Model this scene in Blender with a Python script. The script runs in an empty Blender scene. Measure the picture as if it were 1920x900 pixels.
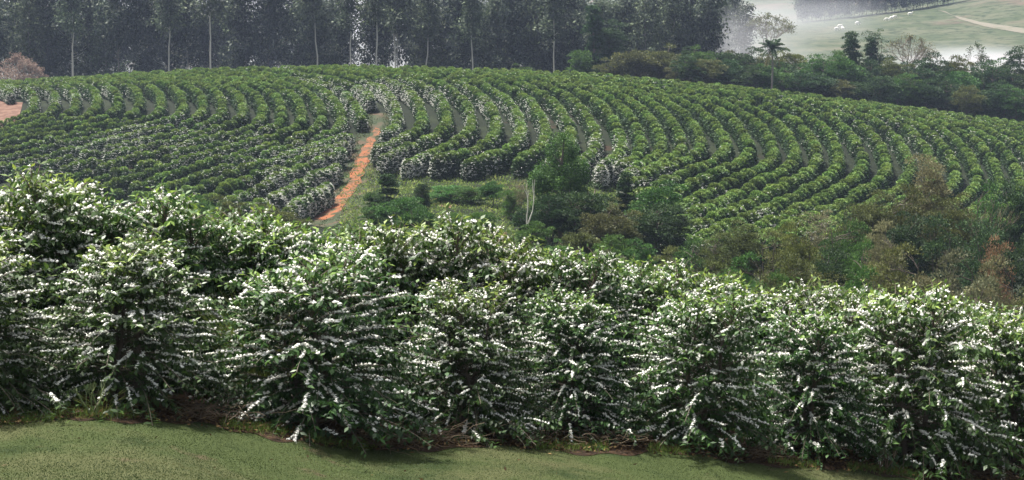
import bpy, math, random
import numpy as np
from mathutils import Vector, Matrix, noise as mnoise

C = bpy.context.scene
COL = C.collection
rng = np.random.default_rng(7)
random.seed(7)
R = math.radians

# ------------------------------------------------------------------ camera, sky, sun, exposure
F = 3000.0            # focal length in photo pixels (photo is 1920 wide)
PITCH = R(7.4)
CAMZ = 30.0
cam = bpy.data.cameras.new('camera')
cam.sensor_width = 36.0
cam.lens = 36.0 * F / 1920.0
cam.clip_start = 0.5
cam.clip_end = 6000
camo = bpy.data.objects.new('camera', cam)
COL.objects.link(camo)
camo.location = (0, 0, CAMZ)
camo.rotation_euler = (math.pi / 2 - PITCH, 0, 0)
C.camera = camo

SUN_ELEV, SUN_AZ = R(66), R(-50)      # azimuth measured from the view direction (+Y), clockwise; sun is behind-left of the hill
w = bpy.data.worlds.new("World")
C.world = w
w.use_nodes = True
nt = w.node_tree
sky = nt.nodes.new('ShaderNodeTexSky')
sky.sky_type = 'NISHITA'
sky.sun_disc = False
sky.sun_elevation = SUN_ELEV
sky.sun_rotation = SUN_AZ
sky.air_density = 0.8
sky.dust_density = 6.0
sky.ozone_density = 1.0
bg = nt.nodes['Background']
skd = nt.nodes.new('ShaderNodeHueSaturation')     # thin overcast: the blue of the sky is mostly veiled
skd.inputs['Saturation'].default_value = 0.4
nt.links.new(sky.outputs[0], skd.inputs['Color'])
nt.links.new(skd.outputs[0], bg.inputs[0])
bg.inputs[1].default_value = 0.11

sl = bpy.data.lights.new('sun', 'SUN')
sl.energy = 5.0
sl.angle = R(4)
sl.color = (1.0, 0.96, 0.88)
so = bpy.data.objects.new('sun', sl)
COL.objects.link(so)
sd = Vector((math.sin(SUN_AZ) * math.cos(SUN_ELEV), math.cos(SUN_AZ) * math.cos(SUN_ELEV), math.sin(SUN_ELEV)))
so.rotation_euler = sd.to_track_quat('Z', 'Y').to_euler()

C.view_settings.view_transform = 'Standard'
C.view_settings.look = 'None'
C.view_settings.exposure = 1.2
C.view_settings.gamma = 1.0
C.render.engine = 'CYCLES'
C.cycles.use_denoising = True
C.cycles.max_bounces = 5
C.cycles.diffuse_bounces = 3
C.cycles.transmission_bounces = 3
C.cycles.volume_bounces = 0
C.cycles.transparent_max_bounces = 16

# ------------------------------------------------------------------ helpers: geometry of the place
def ray(px, py):
    u = (np.asarray(px, float) - 960) / F
    v = (450 - np.asarray(py, float)) / F
    y = math.cos(PITCH) + v * math.sin(PITCH)
    z = -math.sin(PITCH) + v * math.cos(PITCH)
    return u / y, z / y

def zat(px, py, D):
    return CAMZ + ray(px, py)[1] * D

def I(x, xs, ys):
    return np.interp(x, xs, ys)

SKX = [-600, 0, 100, 200, 300, 400, 500, 640, 740, 840, 960, 1060, 1160, 1280, 1400, 1500, 1600, 1700, 1800, 1920, 2500]
SKY_ = [182, 153, 149, 141, 134, 130, 126, 124, 127, 130, 133, 137, 143, 155, 165, 178, 190, 203, 215, 232, 330]
def skyy(px): return I(px, SKX, SKY_)
def Doff(px): return I(px, [-600, 0, 500, 800, 1400, 1920, 2500], [40, 30, 12, 0, 0, 10, 20])
ST = [0, 4, 10, 20, 32, 50, 80, 120, 153, 200, 250, 300, 350, 400]
DT = [0, -10, -20, -30, -39, -49, -65, -80, -91, -104, -120, -135, -148, -160]
CAN = 2.2
def Dfield(px, py):
    s = np.asarray(py, float) - skyy(px)
    return 300 + Doff(px) + I(s, ST, DT)
def yfield(px, D):
    d = D - 300 - Doff(px)
    return skyy(px) + I(-d, [-x for x in DT], ST)

EX = [-600, 0, 200, 340, 480, 640, 960, 1200, 1500, 1700, 1900, 2500]
EY = [820, 792, 780, 788, 812, 838, 832, 842, 868, 886, 904, 960]
def edgeD(px): return I(px, [-600, 0, 500, 1000, 1500, 1920, 2500], [18.5, 20.3, 22, 24, 26.2, 28.2, 30.5])
def edgez(px): return zat(px, I(px, EX, EY), edgeD(px))
VX = [-600, 300, 600, 700, 1100, 1200, 1300, 1600, 1920, 2500]
FOOT = [155, 155, 178, 204, 204, 192, 160, 185, 208, 215]
Z150 = [-21, -21, -21.5, -20.4, -20.4, -23, -24.5, -27, -29.5, -31]
Z120 = [-19.5, -19.5, -20, -20, -20, -22, -24.3, -26.5, -28.5, -31]
Z80 = [-14, -14, -15, -15, -15, -17, -19.5, -21, -22, -24]

FD = [450, 550, 650, 750, 900, 1200, 1600]
FPX = [-600, 900, 1200, 1500, 1750, 1920, 2500]
FY = {450: [170, 168, 165, 148, 140, 132, 110], 550: [150, 148, 128, 108, 108, 104, 80], 650: [130, 128, 95, 74, 70, 58, 20],
      750: [115, 112, 70, 48, 22, -8, -60], 900: [95, 92, 40, 22, -15, -60, -120], 1200: [80, 78, 0, -30, -50, -90, -150],
      1600: [70, 68, -40, -60, -70, -110, -160]}

Q = np.arange(-0.75, 0.7501, 0.004)
DG = np.concatenate([np.arange(4, 60, 0.5), np.arange(60, 345, 1.5), np.arange(345, 1601, 12.0)])
ZG = np.zeros((len(Q), len(DG)))
for i, q in enumerate(Q):
    px = 960 + q * F
    px = max(-700, min(2600, px))
    De, ze = edgeD(px), edgez(px)
    pts = [(4, ze + 1.8), (De - 8, ze + .75), (De - 3, ze + .15), (De, ze), (De + 4, ze - .3), (De + 8, ze - 1.2), (De + 15, ze - 4.0)]
    pts += [(80, CAMZ + I(px, VX, Z80)), (120, CAMZ + I(px, VX, Z120))]
    fd = I(px, VX, FOOT)
    if fd > 152: pts.append((150, CAMZ + I(px, VX, Z150)))
    Ds = 300 + Doff(px)
    for D in np.arange(fd, Ds + .1, 3.0):
        pts.append((D, zat(px, yfield(px, D), D) - CAN))
    zr = zat(px, skyy(px), Ds) - CAN
    pts += [(Ds + 12, zr - .9), (Ds + 35, zr - 4), (Ds + 65, zr - 8)]
    for D in FD:
        pts.append((D, zat(px, I(px, FPX, FY[D]), D)))
    a = np.array(pts)
    ZG[i] = np.interp(DG, a[:, 0], a[:, 1])
def smooth(a, axis, n):
    for _ in range(n):
        p = np.concatenate([np.take(a, [0], axis), a, np.take(a, [-1], axis)], axis)
        sl_ = [slice(None)] * 2
        s0, s1, s2 = sl_[:], sl_[:], sl_[:]
        s0[axis], s1[axis], s2[axis] = slice(0, -2), slice(1, -1), slice(2, None)
        a = .25 * p[tuple(s0)] + .5 * p[tuple(s1)] + .25 * p[tuple(s2)]
    return a
ZG = smooth(smooth(ZG, 0, 10), 1, 4)
# gentle unevenness
_rx = rng.uniform(-1, 1, (24, 4))
def bumps(X, Y, lam, amp):
    z = 0
    for k in range(8):
        a = _rx[k, 0] * 3.14; ph = _rx[k, 1] * 9
        z = z + np.sin((np.cos(a) * X + np.sin(a) * Y) * 6.283 / (lam * (1 + .5 * _rx[k, 2])) + ph)
    return z * amp / 4
XG = Q[:, None] * DG[None, :]
YG = np.repeat(DG[None, :], len(Q), 0)
ZG = ZG + np.where(YG < 60, bumps(XG, YG, 2.6, .035) + bumps(YG, XG, .9, .010), bumps(XG, YG, 14, .12))

def zg(X, Y):
    X = np.asarray(X, float); Y = np.asarray(Y, float)
    q = np.clip((X / Y - Q[0]) / (Q[1] - Q[0]), 0, len(Q) - 1.001)
    j = np.clip(np.interp(Y, DG, np.arange(len(DG))), 0, len(DG) - 1.001)
    i0 = q.astype(int); j0 = j.astype(int); fi = q - i0; fj = j - j0
    return (ZG[i0, j0] * (1 - fi) * (1 - fj) + ZG[i0 + 1, j0] * fi * (1 - fj) + ZG[i0, j0 + 1] * (1 - fi) * fj + ZG[i0 + 1, j0 + 1] * fi * fj)

def at(px, D):
    x, _ = ray(px, 200)
    X = float(x * D)
    return X, float(D), float(zg(X, D))

def ground_hit(px, py, d0=14, d1=1500):
    Ds = np.concatenate([np.arange(d0, 340, .25), np.arange(340, d1, 2)])
    rx, rz = ray(px, py)
    zz = CAMZ + rz * Ds
    g = zg(rx * Ds, Ds)
    k = np.nonzero(g >= zz)[0]
    if len(k) == 0: return None
    D = Ds[k[0]]
    return float(rx * D), float(D), float(g[k[0]])

# ------------------------------------------------------------------ helpers: meshes and objects
def mk_mesh(name, V, faces, mats=(), matidx=None, attrs=None, smooth_=False):
    """faces: list of (n,k) index arrays"""
    me = bpy.data.meshes.new(name)
    V = np.asarray(V, np.float32)
    me.vertices.add(len(V)); me.vertices.foreach_set('co', V.ravel())
    faces = [np.asarray(f, np.int32) for f in faces if len(f)]
    tot = np.concatenate([np.full(len(f), f.shape[1], np.int32) for f in faces])
    idx = np.concatenate([f.ravel() for f in faces])
    me.loops.add(len(idx)); me.loops.foreach_set('vertex_index', idx)
    me.polygons.add(len(tot))
    st = np.concatenate([[0], np.cumsum(tot)[:-1]]).astype(np.int32)
    me.polygons.foreach_set('loop_start', st)
    if matidx is not None: me.polygons.foreach_set('material_index', np.asarray(matidx, np.int32))
    if smooth_: me.polygons.foreach_set('use_smooth', np.ones(len(tot), bool))
    for m in mats: me.materials.append(m)
    if attrs:
        for k, a in attrs.items():
            at_ = me.attributes.new(k, 'FLOAT', 'POINT')
            at_.data.foreach_set('value', np.asarray(a, np.float32))
    me.update(calc_edges=True)
    return me

def obj(name, data, parent=None, loc=(0, 0, 0), rotz=0, scale=(1, 1, 1)):
    o = bpy.data.objects.new(name, data)
    COL.objects.link(o)
    o.location = loc; o.rotation_euler = (0, 0, rotz); o.scale = scale
    if parent is not None: o.parent = parent
    return o

def tag(o, label=None, cat=None, group=None, kind=None):
    if label: o['label'] = label
    if cat: o['category'] = cat
    if group: o['group'] = group
    if kind: o['kind'] = kind
    return o

class G:
    """collects vertices, faces and a per-vertex value"""
    def __init__(s): s.V = []; s.F4 = []; s.F3 = []; s.A = []; s.n = 0
    def add(s, V, F4=None, F3=None, a=0.5):
        V = np.asarray(V, float).reshape(-1, 3)
        if F4 is not None and len(F4): s.F4.append(np.asarray(F4) + s.n)
        if F3 is not None and len(F3): s.F3.append(np.asarray(F3) + s.n)
        a = np.full(len(V), a) if np.isscalar(a) else np.asarray(a)
        s.V.append(V); s.A.append(a); s.n += len(V)
    def arrays(s):
        f = []
        if s.F4: f.append(np.concatenate(s.F4))
        if s.F3: f.append(np.concatenate(s.F3))
        return np.concatenate(s.V), f, np.concatenate(s.A)
    def mesh(s, name, mats, smooth_=False):
        V, f, A = s.arrays()
        return mk_mesh(name, V, f, mats, attrs={'var': A}, smooth_=smooth_)

def nrm(a):
    return a / np.maximum(np.linalg.norm(a, axis=-1, keepdims=True), 1e-9)
def rdir(n, r=None):
    r = r or rng
    return nrm(r.normal(size=(n, 3)))

def cards(g, c, d, L, W, a, fold=.15, up=None):
    """leaf-shaped quads: base c, direction d, length L, width W"""
    n = len(c)
    d = nrm(d)
    h = rdir(n) if up is None else up
    s = nrm(np.cross(d, h)); nn = np.cross(s, d)
    L = np.broadcast_to(L, (n,))[:, None]; W = np.broadcast_to(W, (n,))[:, None]
    mid = c + d * L * .45
    drop = nn * W * fold
    V = np.stack([c, mid + s * W * .5 + drop, c + d * L, mid - s * W * .5 + drop], 1).reshape(-1, 3)
    Fq = np.arange(4 * n).reshape(n, 4)
    a = np.broadcast_to(a, (n,))
    g.add(V, F4=Fq, a=np.repeat(a, 4))

def tube(g, P, r, k=6, a=.5, cap=True):
    P = np.asarray(P, float); n = len(P)
    r = np.broadcast_to(r, (n,))
    T = nrm(np.gradient(P, axis=0))
    ref = np.array([0.31, .95, .05]) if abs(T[0][1]) < .8 else np.array([1, 0, .1])
    S = nrm(np.cross(T, ref)); B = np.cross(T, S)
    th = np.arange(k) * 2 * math.pi / k
    ring = P[:, None] + (S[:, None] * np.cos(th)[None, :, None] + B[:, None] * np.sin(th)[None, :, None]) * r[:, None, None]
    V = ring.reshape(-1, 3)
    f = []
    for i in range(n - 1):
        for j in range(k):
            f.append((i * k + j, i * k + (j + 1) % k, (i + 1) * k + (j + 1) % k, (i + 1) * k + j))
    g.add(V, F4=f, a=a)

# ------------------------------------------------------------------ materials
def newmat(name):
    m = bpy.data.materials.new(name); m.use_nodes = True
    t = m.node_tree
    for n in list(t.nodes): t.nodes.remove(n)
    out = t.nodes.new('ShaderNodeOutputMaterial')
    return m, t, out

def leafmat(name, cols, rough=.5, trans=.3, spec=.35, objvar=.35):
    """cols: ramp colours over the per-leaf value; whole-plant variation from the object's random number and 'rnd'"""
    m, t, out = newmat(name)
    at_ = t.nodes.new('ShaderNodeAttribute'); at_.attribute_name = 'var'
    rp = t.nodes.new('ShaderNodeValToRGB')
    el = rp.color_ramp.elements
    while len(el) < len(cols): el.new(.5)
    for i, (p, c) in enumerate(cols):
        el[i].position = p; el[i].color = (*c, 1)
    t.links.new(at_.outputs['Fac'], rp.inputs[0])
    oi = t.nodes.new('ShaderNodeObjectInfo')
    a2 = t.nodes.new('ShaderNodeAttribute'); a2.attribute_name = 'rnd'
    ad = t.nodes.new('ShaderNodeMath'); ad.operation = 'ADD'
    t.links.new(oi.outputs['Random'], ad.inputs[0]); t.links.new(a2.outputs['Fac'], ad.inputs[1])
    fr = t.nodes.new('ShaderNodeMath'); fr.operation = 'FRACT'; t.links.new(ad.outputs[0], fr.inputs[0])
    mr = t.nodes.new('ShaderNodeMapRange'); mr.inputs['To Min'].default_value = 1 - objvar; mr.inputs['To Max'].default_value = 1 + objvar
    t.links.new(fr.outputs[0], mr.inputs['Value'])
    m5 = t.nodes.new('ShaderNodeMath'); m5.operation = 'MULTIPLY'; m5.inputs[1].default_value = 7.31
    t.links.new(fr.outputs[0], m5.inputs[0])
    f2 = t.nodes.new('ShaderNodeMath'); f2.operation = 'FRACT'; t.links.new(m5.outputs[0], f2.inputs[0])
    mh = t.nodes.new('ShaderNodeMapRange'); mh.inputs['To Min'].default_value = .485; mh.inputs['To Max'].default_value = .515
    t.links.new(f2.outputs[0], mh.inputs['Value'])
    hs = t.nodes.new('ShaderNodeHueSaturation')
    t.links.new(mh.outputs[0], hs.inputs['Hue']); t.links.new(mr.outputs[0], hs.inputs['Value'])
    t.links.new(rp.outputs[0], hs.inputs['Color'])
    pb = t.nodes.new('ShaderNodeBsdfPrincipled')
    pb.inputs['Roughness'].default_value = rough
    pb.inputs['Specular IOR Level'].default_value = spec
    t.links.new(hs.outputs[0], pb.inputs['Base Color'])
    if trans > 0:
        tr = t.nodes.new('ShaderNodeBsdfTranslucent')
        hv = t.nodes.new('ShaderNodeHueSaturation'); hv.inputs['Hue'].default_value = .49; hv.inputs['Value'].default_value = 1.3
        t.links.new(hs.outputs[0], hv.inputs['Color']); t.links.new(hv.outputs[0], tr.inputs[0])
        mx = t.nodes.new('ShaderNodeMixShader'); mx.inputs[0].default_value = trans
        t.links.new(pb.outputs[0], mx.inputs[1]); t.links.new(tr.outputs[0], mx.inputs[2])
        t.links.new(mx.outputs[0], out.inputs['Surface'])
    else:
        t.links.new(pb.outputs[0], out.inputs['Surface'])
    return m

def groundmat(name, layers, scale_bump=6.0, bump=.4, rough=.95):
    """layers: [(colour, noise scale, lo, hi)], the first is the base"""
    m, t, out = newmat(name)
    tc = t.nodes.new('ShaderNodeTexCoord')
    pb = t.nodes.new('ShaderNodeBsdfPrincipled'); pb.inputs['Roughness'].default_value = rough
    pb.inputs['Specular IOR Level'].default_value = .1
    cur = None
    for i, (c, sc, lo, hi) in enumerate(layers):
        if i == 0:
            rgb = t.nodes.new('ShaderNodeRGB'); rgb.outputs[0].default_value = (*c, 1); cur = rgb.outputs[0]; continue
        nz = t.nodes.new('ShaderNodeTexNoise'); nz.inputs['Scale'].default_value = sc
        nz.inputs['Detail'].default_value = 5; nz.inputs['Roughness'].default_value = .65
        mp = t.nodes.new('ShaderNodeMapping'); mp.inputs['Location'].default_value = (i * 13.7, i * 5.1, 0)
        t.links.new(tc.outputs['Object'], mp.inputs[0]); t.links.new(mp.outputs[0], nz.inputs['Vector'])
        mr = t.nodes.new('ShaderNodeMapRange'); mr.inputs['From Min'].default_value = lo; mr.inputs['From Max'].default_value = hi
        mr.interpolation_type = 'SMOOTHSTEP'
        t.links.new(nz.outputs['Fac'], mr.inputs['Value'])
        mx = t.nodes.new('ShaderNodeMix'); mx.data_type = 'RGBA'
        mx.inputs['B'].default_value = (*c, 1)
        t.links.new(mr.outputs[0], mx.inputs['Factor']); t.links.new(cur, mx.inputs['A'])
        cur = mx.outputs['Result']
    t.links.new(cur, pb.inputs['Base Color'])
    nb = t.nodes.new('ShaderNodeTexNoise'); nb.inputs['Scale'].default_value = scale_bump; nb.inputs['Detail'].default_value = 6
    t.links.new(tc.outputs['Object'], nb.inputs['Vector'])
    bp = t.nodes.new('ShaderNodeBump'); bp.inputs['Strength'].default_value = bump; bp.inputs['Distance'].default_value = .1
    t.links.new(nb.outputs['Fac'], bp.inputs['Height']); t.links.new(bp.outputs[0], pb.inputs['Normal'])
    t.links.new(pb.outputs[0], out.inputs['Surface'])
    return m

def barkmat(name, c0, c1, sc=3.0):
    m, t, out = newmat(name)
    tc = t.nodes.new('ShaderNodeTexCoord')
    mp = t.nodes.new('ShaderNodeMapping'); mp.inputs['Scale'].default_value = (1, 1, .25)
    nz = t.nodes.new('ShaderNodeTexNoise'); nz.inputs['Scale'].default_value = sc; nz.inputs['Detail'].default_value = 4
    t.links.new(tc.outputs['Object'], mp.inputs[0]); t.links.new(mp.outputs[0], nz.inputs['Vector'])
    rp = t.nodes.new('ShaderNodeValToRGB')
    rp.color_ramp.elements[0].position = .35; rp.color_ramp.elements[0].color = (*c0, 1)
    rp.color_ramp.elements[1].position = .65; rp.color_ramp.elements[1].color = (*c1, 1)
    t.links.new(nz.outputs['Fac'], rp.inputs[0])
    pb = t.nodes.new('ShaderNodeBsdfPrincipled'); pb.inputs['Roughness'].default_value = .85
    t.links.new(rp.outputs[0], pb.inputs['Base Color']); t.links.new(pb.outputs[0], out.inputs['Surface'])
    return m

M = {}
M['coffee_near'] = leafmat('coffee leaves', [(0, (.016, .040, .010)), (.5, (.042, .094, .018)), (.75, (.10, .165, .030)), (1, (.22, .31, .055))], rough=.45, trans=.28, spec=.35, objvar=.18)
M['blossom'] = leafmat('white blossom', [(0, (.66, .64, .50)), (.3, (.84, .83, .76)), (1, (.90, .90, .86))], rough=.7, trans=.2, spec=.1, objvar=.04)
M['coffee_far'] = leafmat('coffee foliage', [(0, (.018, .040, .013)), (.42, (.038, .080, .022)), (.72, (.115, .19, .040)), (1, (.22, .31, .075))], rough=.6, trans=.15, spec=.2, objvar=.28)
M['blossom_far'] = leafmat('blossom sprays', [(0, (.62, .62, .54)), (1, (.88, .88, .84))], rough=.8, trans=.15, spec=.1, objvar=.08)
M['bark'] = barkmat('grey brown bark', (.07, .055, .04), (.16, .13, .10))
M['bark_pale'] = barkmat('pale smooth bark', (.42, .40, .34), (.62, .60, .54), .6)
M['bark_mid'] = barkmat('grey bark', (.14, .125, .11), (.26, .24, .21), .8)
M['twig'] = barkmat('dry twig', (.075, .052, .030), (.17, .125, .075))
M['twig_dark'] = barkmat('dark twig', (.05, .035, .022), (.12, .085, .05))
M['twig_green'] = barkmat('green stalk', (.10, .14, .05), (.2, .24, .1))
TREE = {
 'dark': [(0, (.016, .036, .014)), (.6, (.038, .078, .025)), (1, (.09, .15, .04))],
 'green': [(0, (.024, .058, .014)), (.6, (.06, .135, .028)), (1, (.14, .25, .045))],
 'bright': [(0, (.035, .085, .02)), (.6, (.075, .17, .035)), (1, (.15, .27, .06))],
 'olive': [(0, (.045, .056, .018)), (.6, (.10, .12, .036)), (1, (.19, .21, .065))],
 'yellow': [(0, (.06, .075, .018)), (.6, (.13, .155, .035)), (1, (.22, .25, .07))],
 'tan': [(0, (.09, .088, .042)), (.6, (.175, .168, .082)), (1, (.30, .28, .15))],
 'brown': [(0, (.046, .052, .020)), (.6, (.105, .110, .040)), (1, (.20, .19, .08))],
 'orange': [(0, (.09, .062, .030)), (.6, (.19, .125, .062)), (1, (.29, .20, .10))],
 'grey': [(0, (.060, .068, .035)), (.6, (.13, .14, .075)), (1, (.23, .235, .14))],
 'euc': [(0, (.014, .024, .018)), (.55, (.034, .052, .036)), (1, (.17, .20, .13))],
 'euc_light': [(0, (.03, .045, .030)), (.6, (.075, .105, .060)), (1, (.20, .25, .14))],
 'pink': [(0, (.14, .085, .075)), (.6, (.24, .16, .13)), (1, (.36, .26, .21))],
}
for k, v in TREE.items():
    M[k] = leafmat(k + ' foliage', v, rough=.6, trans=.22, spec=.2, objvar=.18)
M['lawn'] = groundmat('mown grass ground', [((.038, .052, .017), 0, 0, 0), ((.056, .062, .026), .35, .45, .58), ((.070, .054, .033), .8, .60, .72), ((.022, .034, .011), .55, .5, .66)], 25, .6)
M['soil'] = groundmat('litter soil', [((.028, .018, .012), 0, 0, 0), ((.055, .034, .02), 6, .45, .6), ((.02, .014, .01), 14, .5, .7)], 20, .9)
M['field'] = groundmat('field ground', [((.011, .015, .008), 0, 0, 0), ((.018, .024, .011), .12, .45, .6), ((.040, .020, .014), .07, .58, .70), ((.007, .010, .006), .8, .5, .7)], 3, .6)
M['pasture'] = groundmat('pasture grass', [((.045, .058, .032), 0, 0, 0), ((.075, .080, .052), .05, .42, .6), ((.022, .034, .018), .22, .48, .62), ((.085, .065, .05), .014, .52, .64)], .5, .8)
M['clay'] = groundmat('orange clay', [((.19, .072, .034), 0, 0, 0), ((.11, .062, .038), .9, .45, .58), ((.042, .046, .024), .55, .52, .60)], 4, .7)
M['verge'] = groundmat('trodden verge', [((.036, .046, .025), 0, 0, 0), ((.070, .050, .034), .35, .48, .62), ((.020, .030, .014), 1.0, .5, .7)], 4, .6)
M['redsoil'] = groundmat('bare red soil', [((.095, .052, .038), 0, 0, 0), ((.14, .085, .062), .5, .45, .6)], 2, .6)
M['track_pale'] = groundmat('pale track', [((.13, .12, .095), 0, 0, 0), ((.08, .085, .055), .2, .5, .7)], 1, .4)
M['grass'] = leafmat('grass blades', [(0, (.020, .034, .010)), (.55, (.048, .068, .021)), (1, (.11, .105, .046))], rough=.7, trans=.3, spec=.15, objvar=0)
M['weed'] = leafmat('weeds', [(0, (.06, .095, .02)), (.6, (.14, .20, .045)), (1, (.26, .28, .09))], rough=.7, trans=.3, spec=.15, objvar=0.05)
M['litter'] = leafmat('fallen leaves', [(0, (.03, .018, .012)), (.6, (.08, .048, .025)), (1, (.20, .13, .06))], rough=.8, trans=.1, spec=.1, objvar=0)
def cowmat():
    m, t, out = newmat('white hide')
    tc = t.nodes.new('ShaderNodeTexCoord'); nz = t.nodes.new('ShaderNodeTexNoise'); nz.inputs['Scale'].default_value = 1.2
    t.links.new(tc.outputs['Object'], nz.inputs['Vector'])
    rp = t.nodes.new('ShaderNodeValToRGB'); rp.color_ramp.elements[0].color = (.62, .59, .54, 1); rp.color_ramp.elements[1].color = (.85, .84, .80, 1)
    t.links.new(nz.outputs['Fac'], rp.inputs[0])
    pb = t.nodes.new('ShaderNodeBsdfPrincipled'); pb.inputs['Roughness'].default_value = .8
    t.links.new(rp.outputs[0], pb.inputs['Base Color']); t.links.new(pb.outputs[0], out.inputs['Surface'])
    return m
M['cow'] = cowmat()

# ------------------------------------------------------------------ terrain
def terrain(name, j0, j1, mat, label):
    n, m = len(Q), j1 - j0
    V = np.stack([XG[:, j0:j1], YG[:, j0:j1], ZG[:, j0:j1]], -1).reshape(-1, 3)
    i, j = np.meshgrid(np.arange(n - 1), np.arange(m - 1), indexing='ij')
    a = (i * m + j).ravel()
    f = np.stack([a, a + m, a + m + 1, a + 1], 1)
    o = obj(name, mk_mesh(name, V, [f], [mat], smooth_=True))
    tag(o, label, kind='structure')
    return o
jA = int(np.searchsorted(DG, 38)); jB = int(np.searchsorted(DG, 352))
terrain('lawn', 0, jA + 1, M['lawn'], 'sloping mown lawn in front of the flowering hedge rows')
terrain('field_ground', jA, jB + 1, M['field'], 'grassy and reddish soil of the coffee hillside and the hollow below it')
terrain('pasture_ground', jB, len(DG), M['pasture'], 'misty pasture hill rising beyond the wood')

def ribbon(name, left, right, mat, label, lift=.05, nsub=10, jitter=0):
    """left/right: ground points as photo pixels; draped on the terrain between them"""
    def dens(P):
        P = np.array(P, float); t = np.linspace(0, len(P) - 1, (len(P) - 1) * nsub + 1)
        return np.stack([np.interp(t, range(len(P)), P[:, 0]), np.interp(t, range(len(P)), P[:, 1])], 1)
    A = [ground_hit(*p) for p in left]; B = [ground_hit(*p) for p in right]
    A = dens([(p[0], p[1]) for p in A]); B = dens([(p[0], p[1]) for p in B])
    if jitter:
        k = rng.normal(0, jitter, len(A)); k = np.convolve(k, np.ones(3) / 3, 'same'); A[:, 0] += k
        k = rng.normal(0, jitter, len(A)); k = np.convolve(k, np.ones(3) / 3, 'same'); B[:, 0] += k
    K = 9
    w_ = np.linspace(0, 1, K)
    P = A[:, None] * (1 - w_)[None, :, None] + B[:, None] * w_[None, :, None]
    z = zg(P[..., 0], P[..., 1]) + lift
    V = np.concatenate([P, z[..., None]], -1).reshape(-1, 3)
    i, j = np.meshgrid(np.arange(len(A) - 1), np.arange(K - 1), indexing='ij')
    a = (i * K + j).ravel()
    o = obj(name, mk_mesh(name, V, [np.stack([a, a + K, a + K + 1, a + 1], 1)], [mat], smooth_=True))
    return tag(o, label, kind='structure')

ribbon('track_verge', [(688, 212), (672, 250), (655, 290), (640, 330), (600, 375), (560, 415)], [(735, 212), (728, 250), (716, 290), (706, 330), (705, 375), (700, 415)],
       M['verge'], 'trodden grey green verge beside the orange track', .06, jitter=.3)
ribbon('clay_track', [(702, 241), (691, 262), (675, 292), (661, 322), (650, 350), (630, 372), (600, 388), (583, 412)],
       [(716, 243), (706, 262), (692, 292), (683, 322), (672, 350), (656, 376), (642, 392), (622, 414)],
       M['clay'], 'orange clay track running down between the coffee blocks', .12, jitter=.35)
ribbon('bare_soil', [(-60, 188), (-60, 244)], [(44, 193), (30, 240)], M['redsoil'], 'bare red soil patch at the field corner', .08, jitter=.2)
ribbon('soil_scar', [(815, 372), (812, 384)], [(850, 378), (846, 392)], M['redsoil'], 'small red soil scar in the clearing', .06)
ribbon('soil_patch', [(905, 440), (900, 462)], [(950, 436), (948, 462)], M['redsoil'], 'small tan and red soil patch low in the clearing', .06)
ribbon('pasture_track', [(1758, 20), (1790, 31), (1840, 43), (1930, 56)], [(1772, 22), (1800, 37), (1845, 50), (1930, 65)], M['track_pale'],
       'pale track crossing the far pasture', .15)

# bed of litter under the foreground rows
def bed():
    P0, P1 = [], []
    for px in range(-500, 2500, 10):
        x, _ = ray(px, 800)
        d0 = edgeD(px) - .25 + .22 * math.sin(px * .021) + .12 * math.sin(px * .067 + 1)
        P0.append((x * d0, d0)); P1.append((x * (d0 + 11), d0 + 11))
    P0, P1 = np.array(P0), np.array(P1); K = 24; w_ = np.linspace(0, 1, K)
    P = P0[:, None] * (1 - w_)[None, :, None] + P1[:, None] * w_[None, :, None]
    z = zg(P[..., 0], P[..., 1]) + .008
    V = np.concatenate([P, z[..., None]], -1).reshape(-1, 3)
    i, j = np.meshgrid(np.arange(len(P0) - 1), np.arange(K - 1), indexing='ij'); a = (i * K + j).ravel()
    o = obj('soil_bed', mk_mesh('soil_bed', V, [np.stack([a, a + K, a + K + 1, a + 1], 1)], [M['soil']], smooth_=True))
    tag(o, 'dark leaf littered soil under the foreground coffee rows', kind='structure')
bed()

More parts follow.
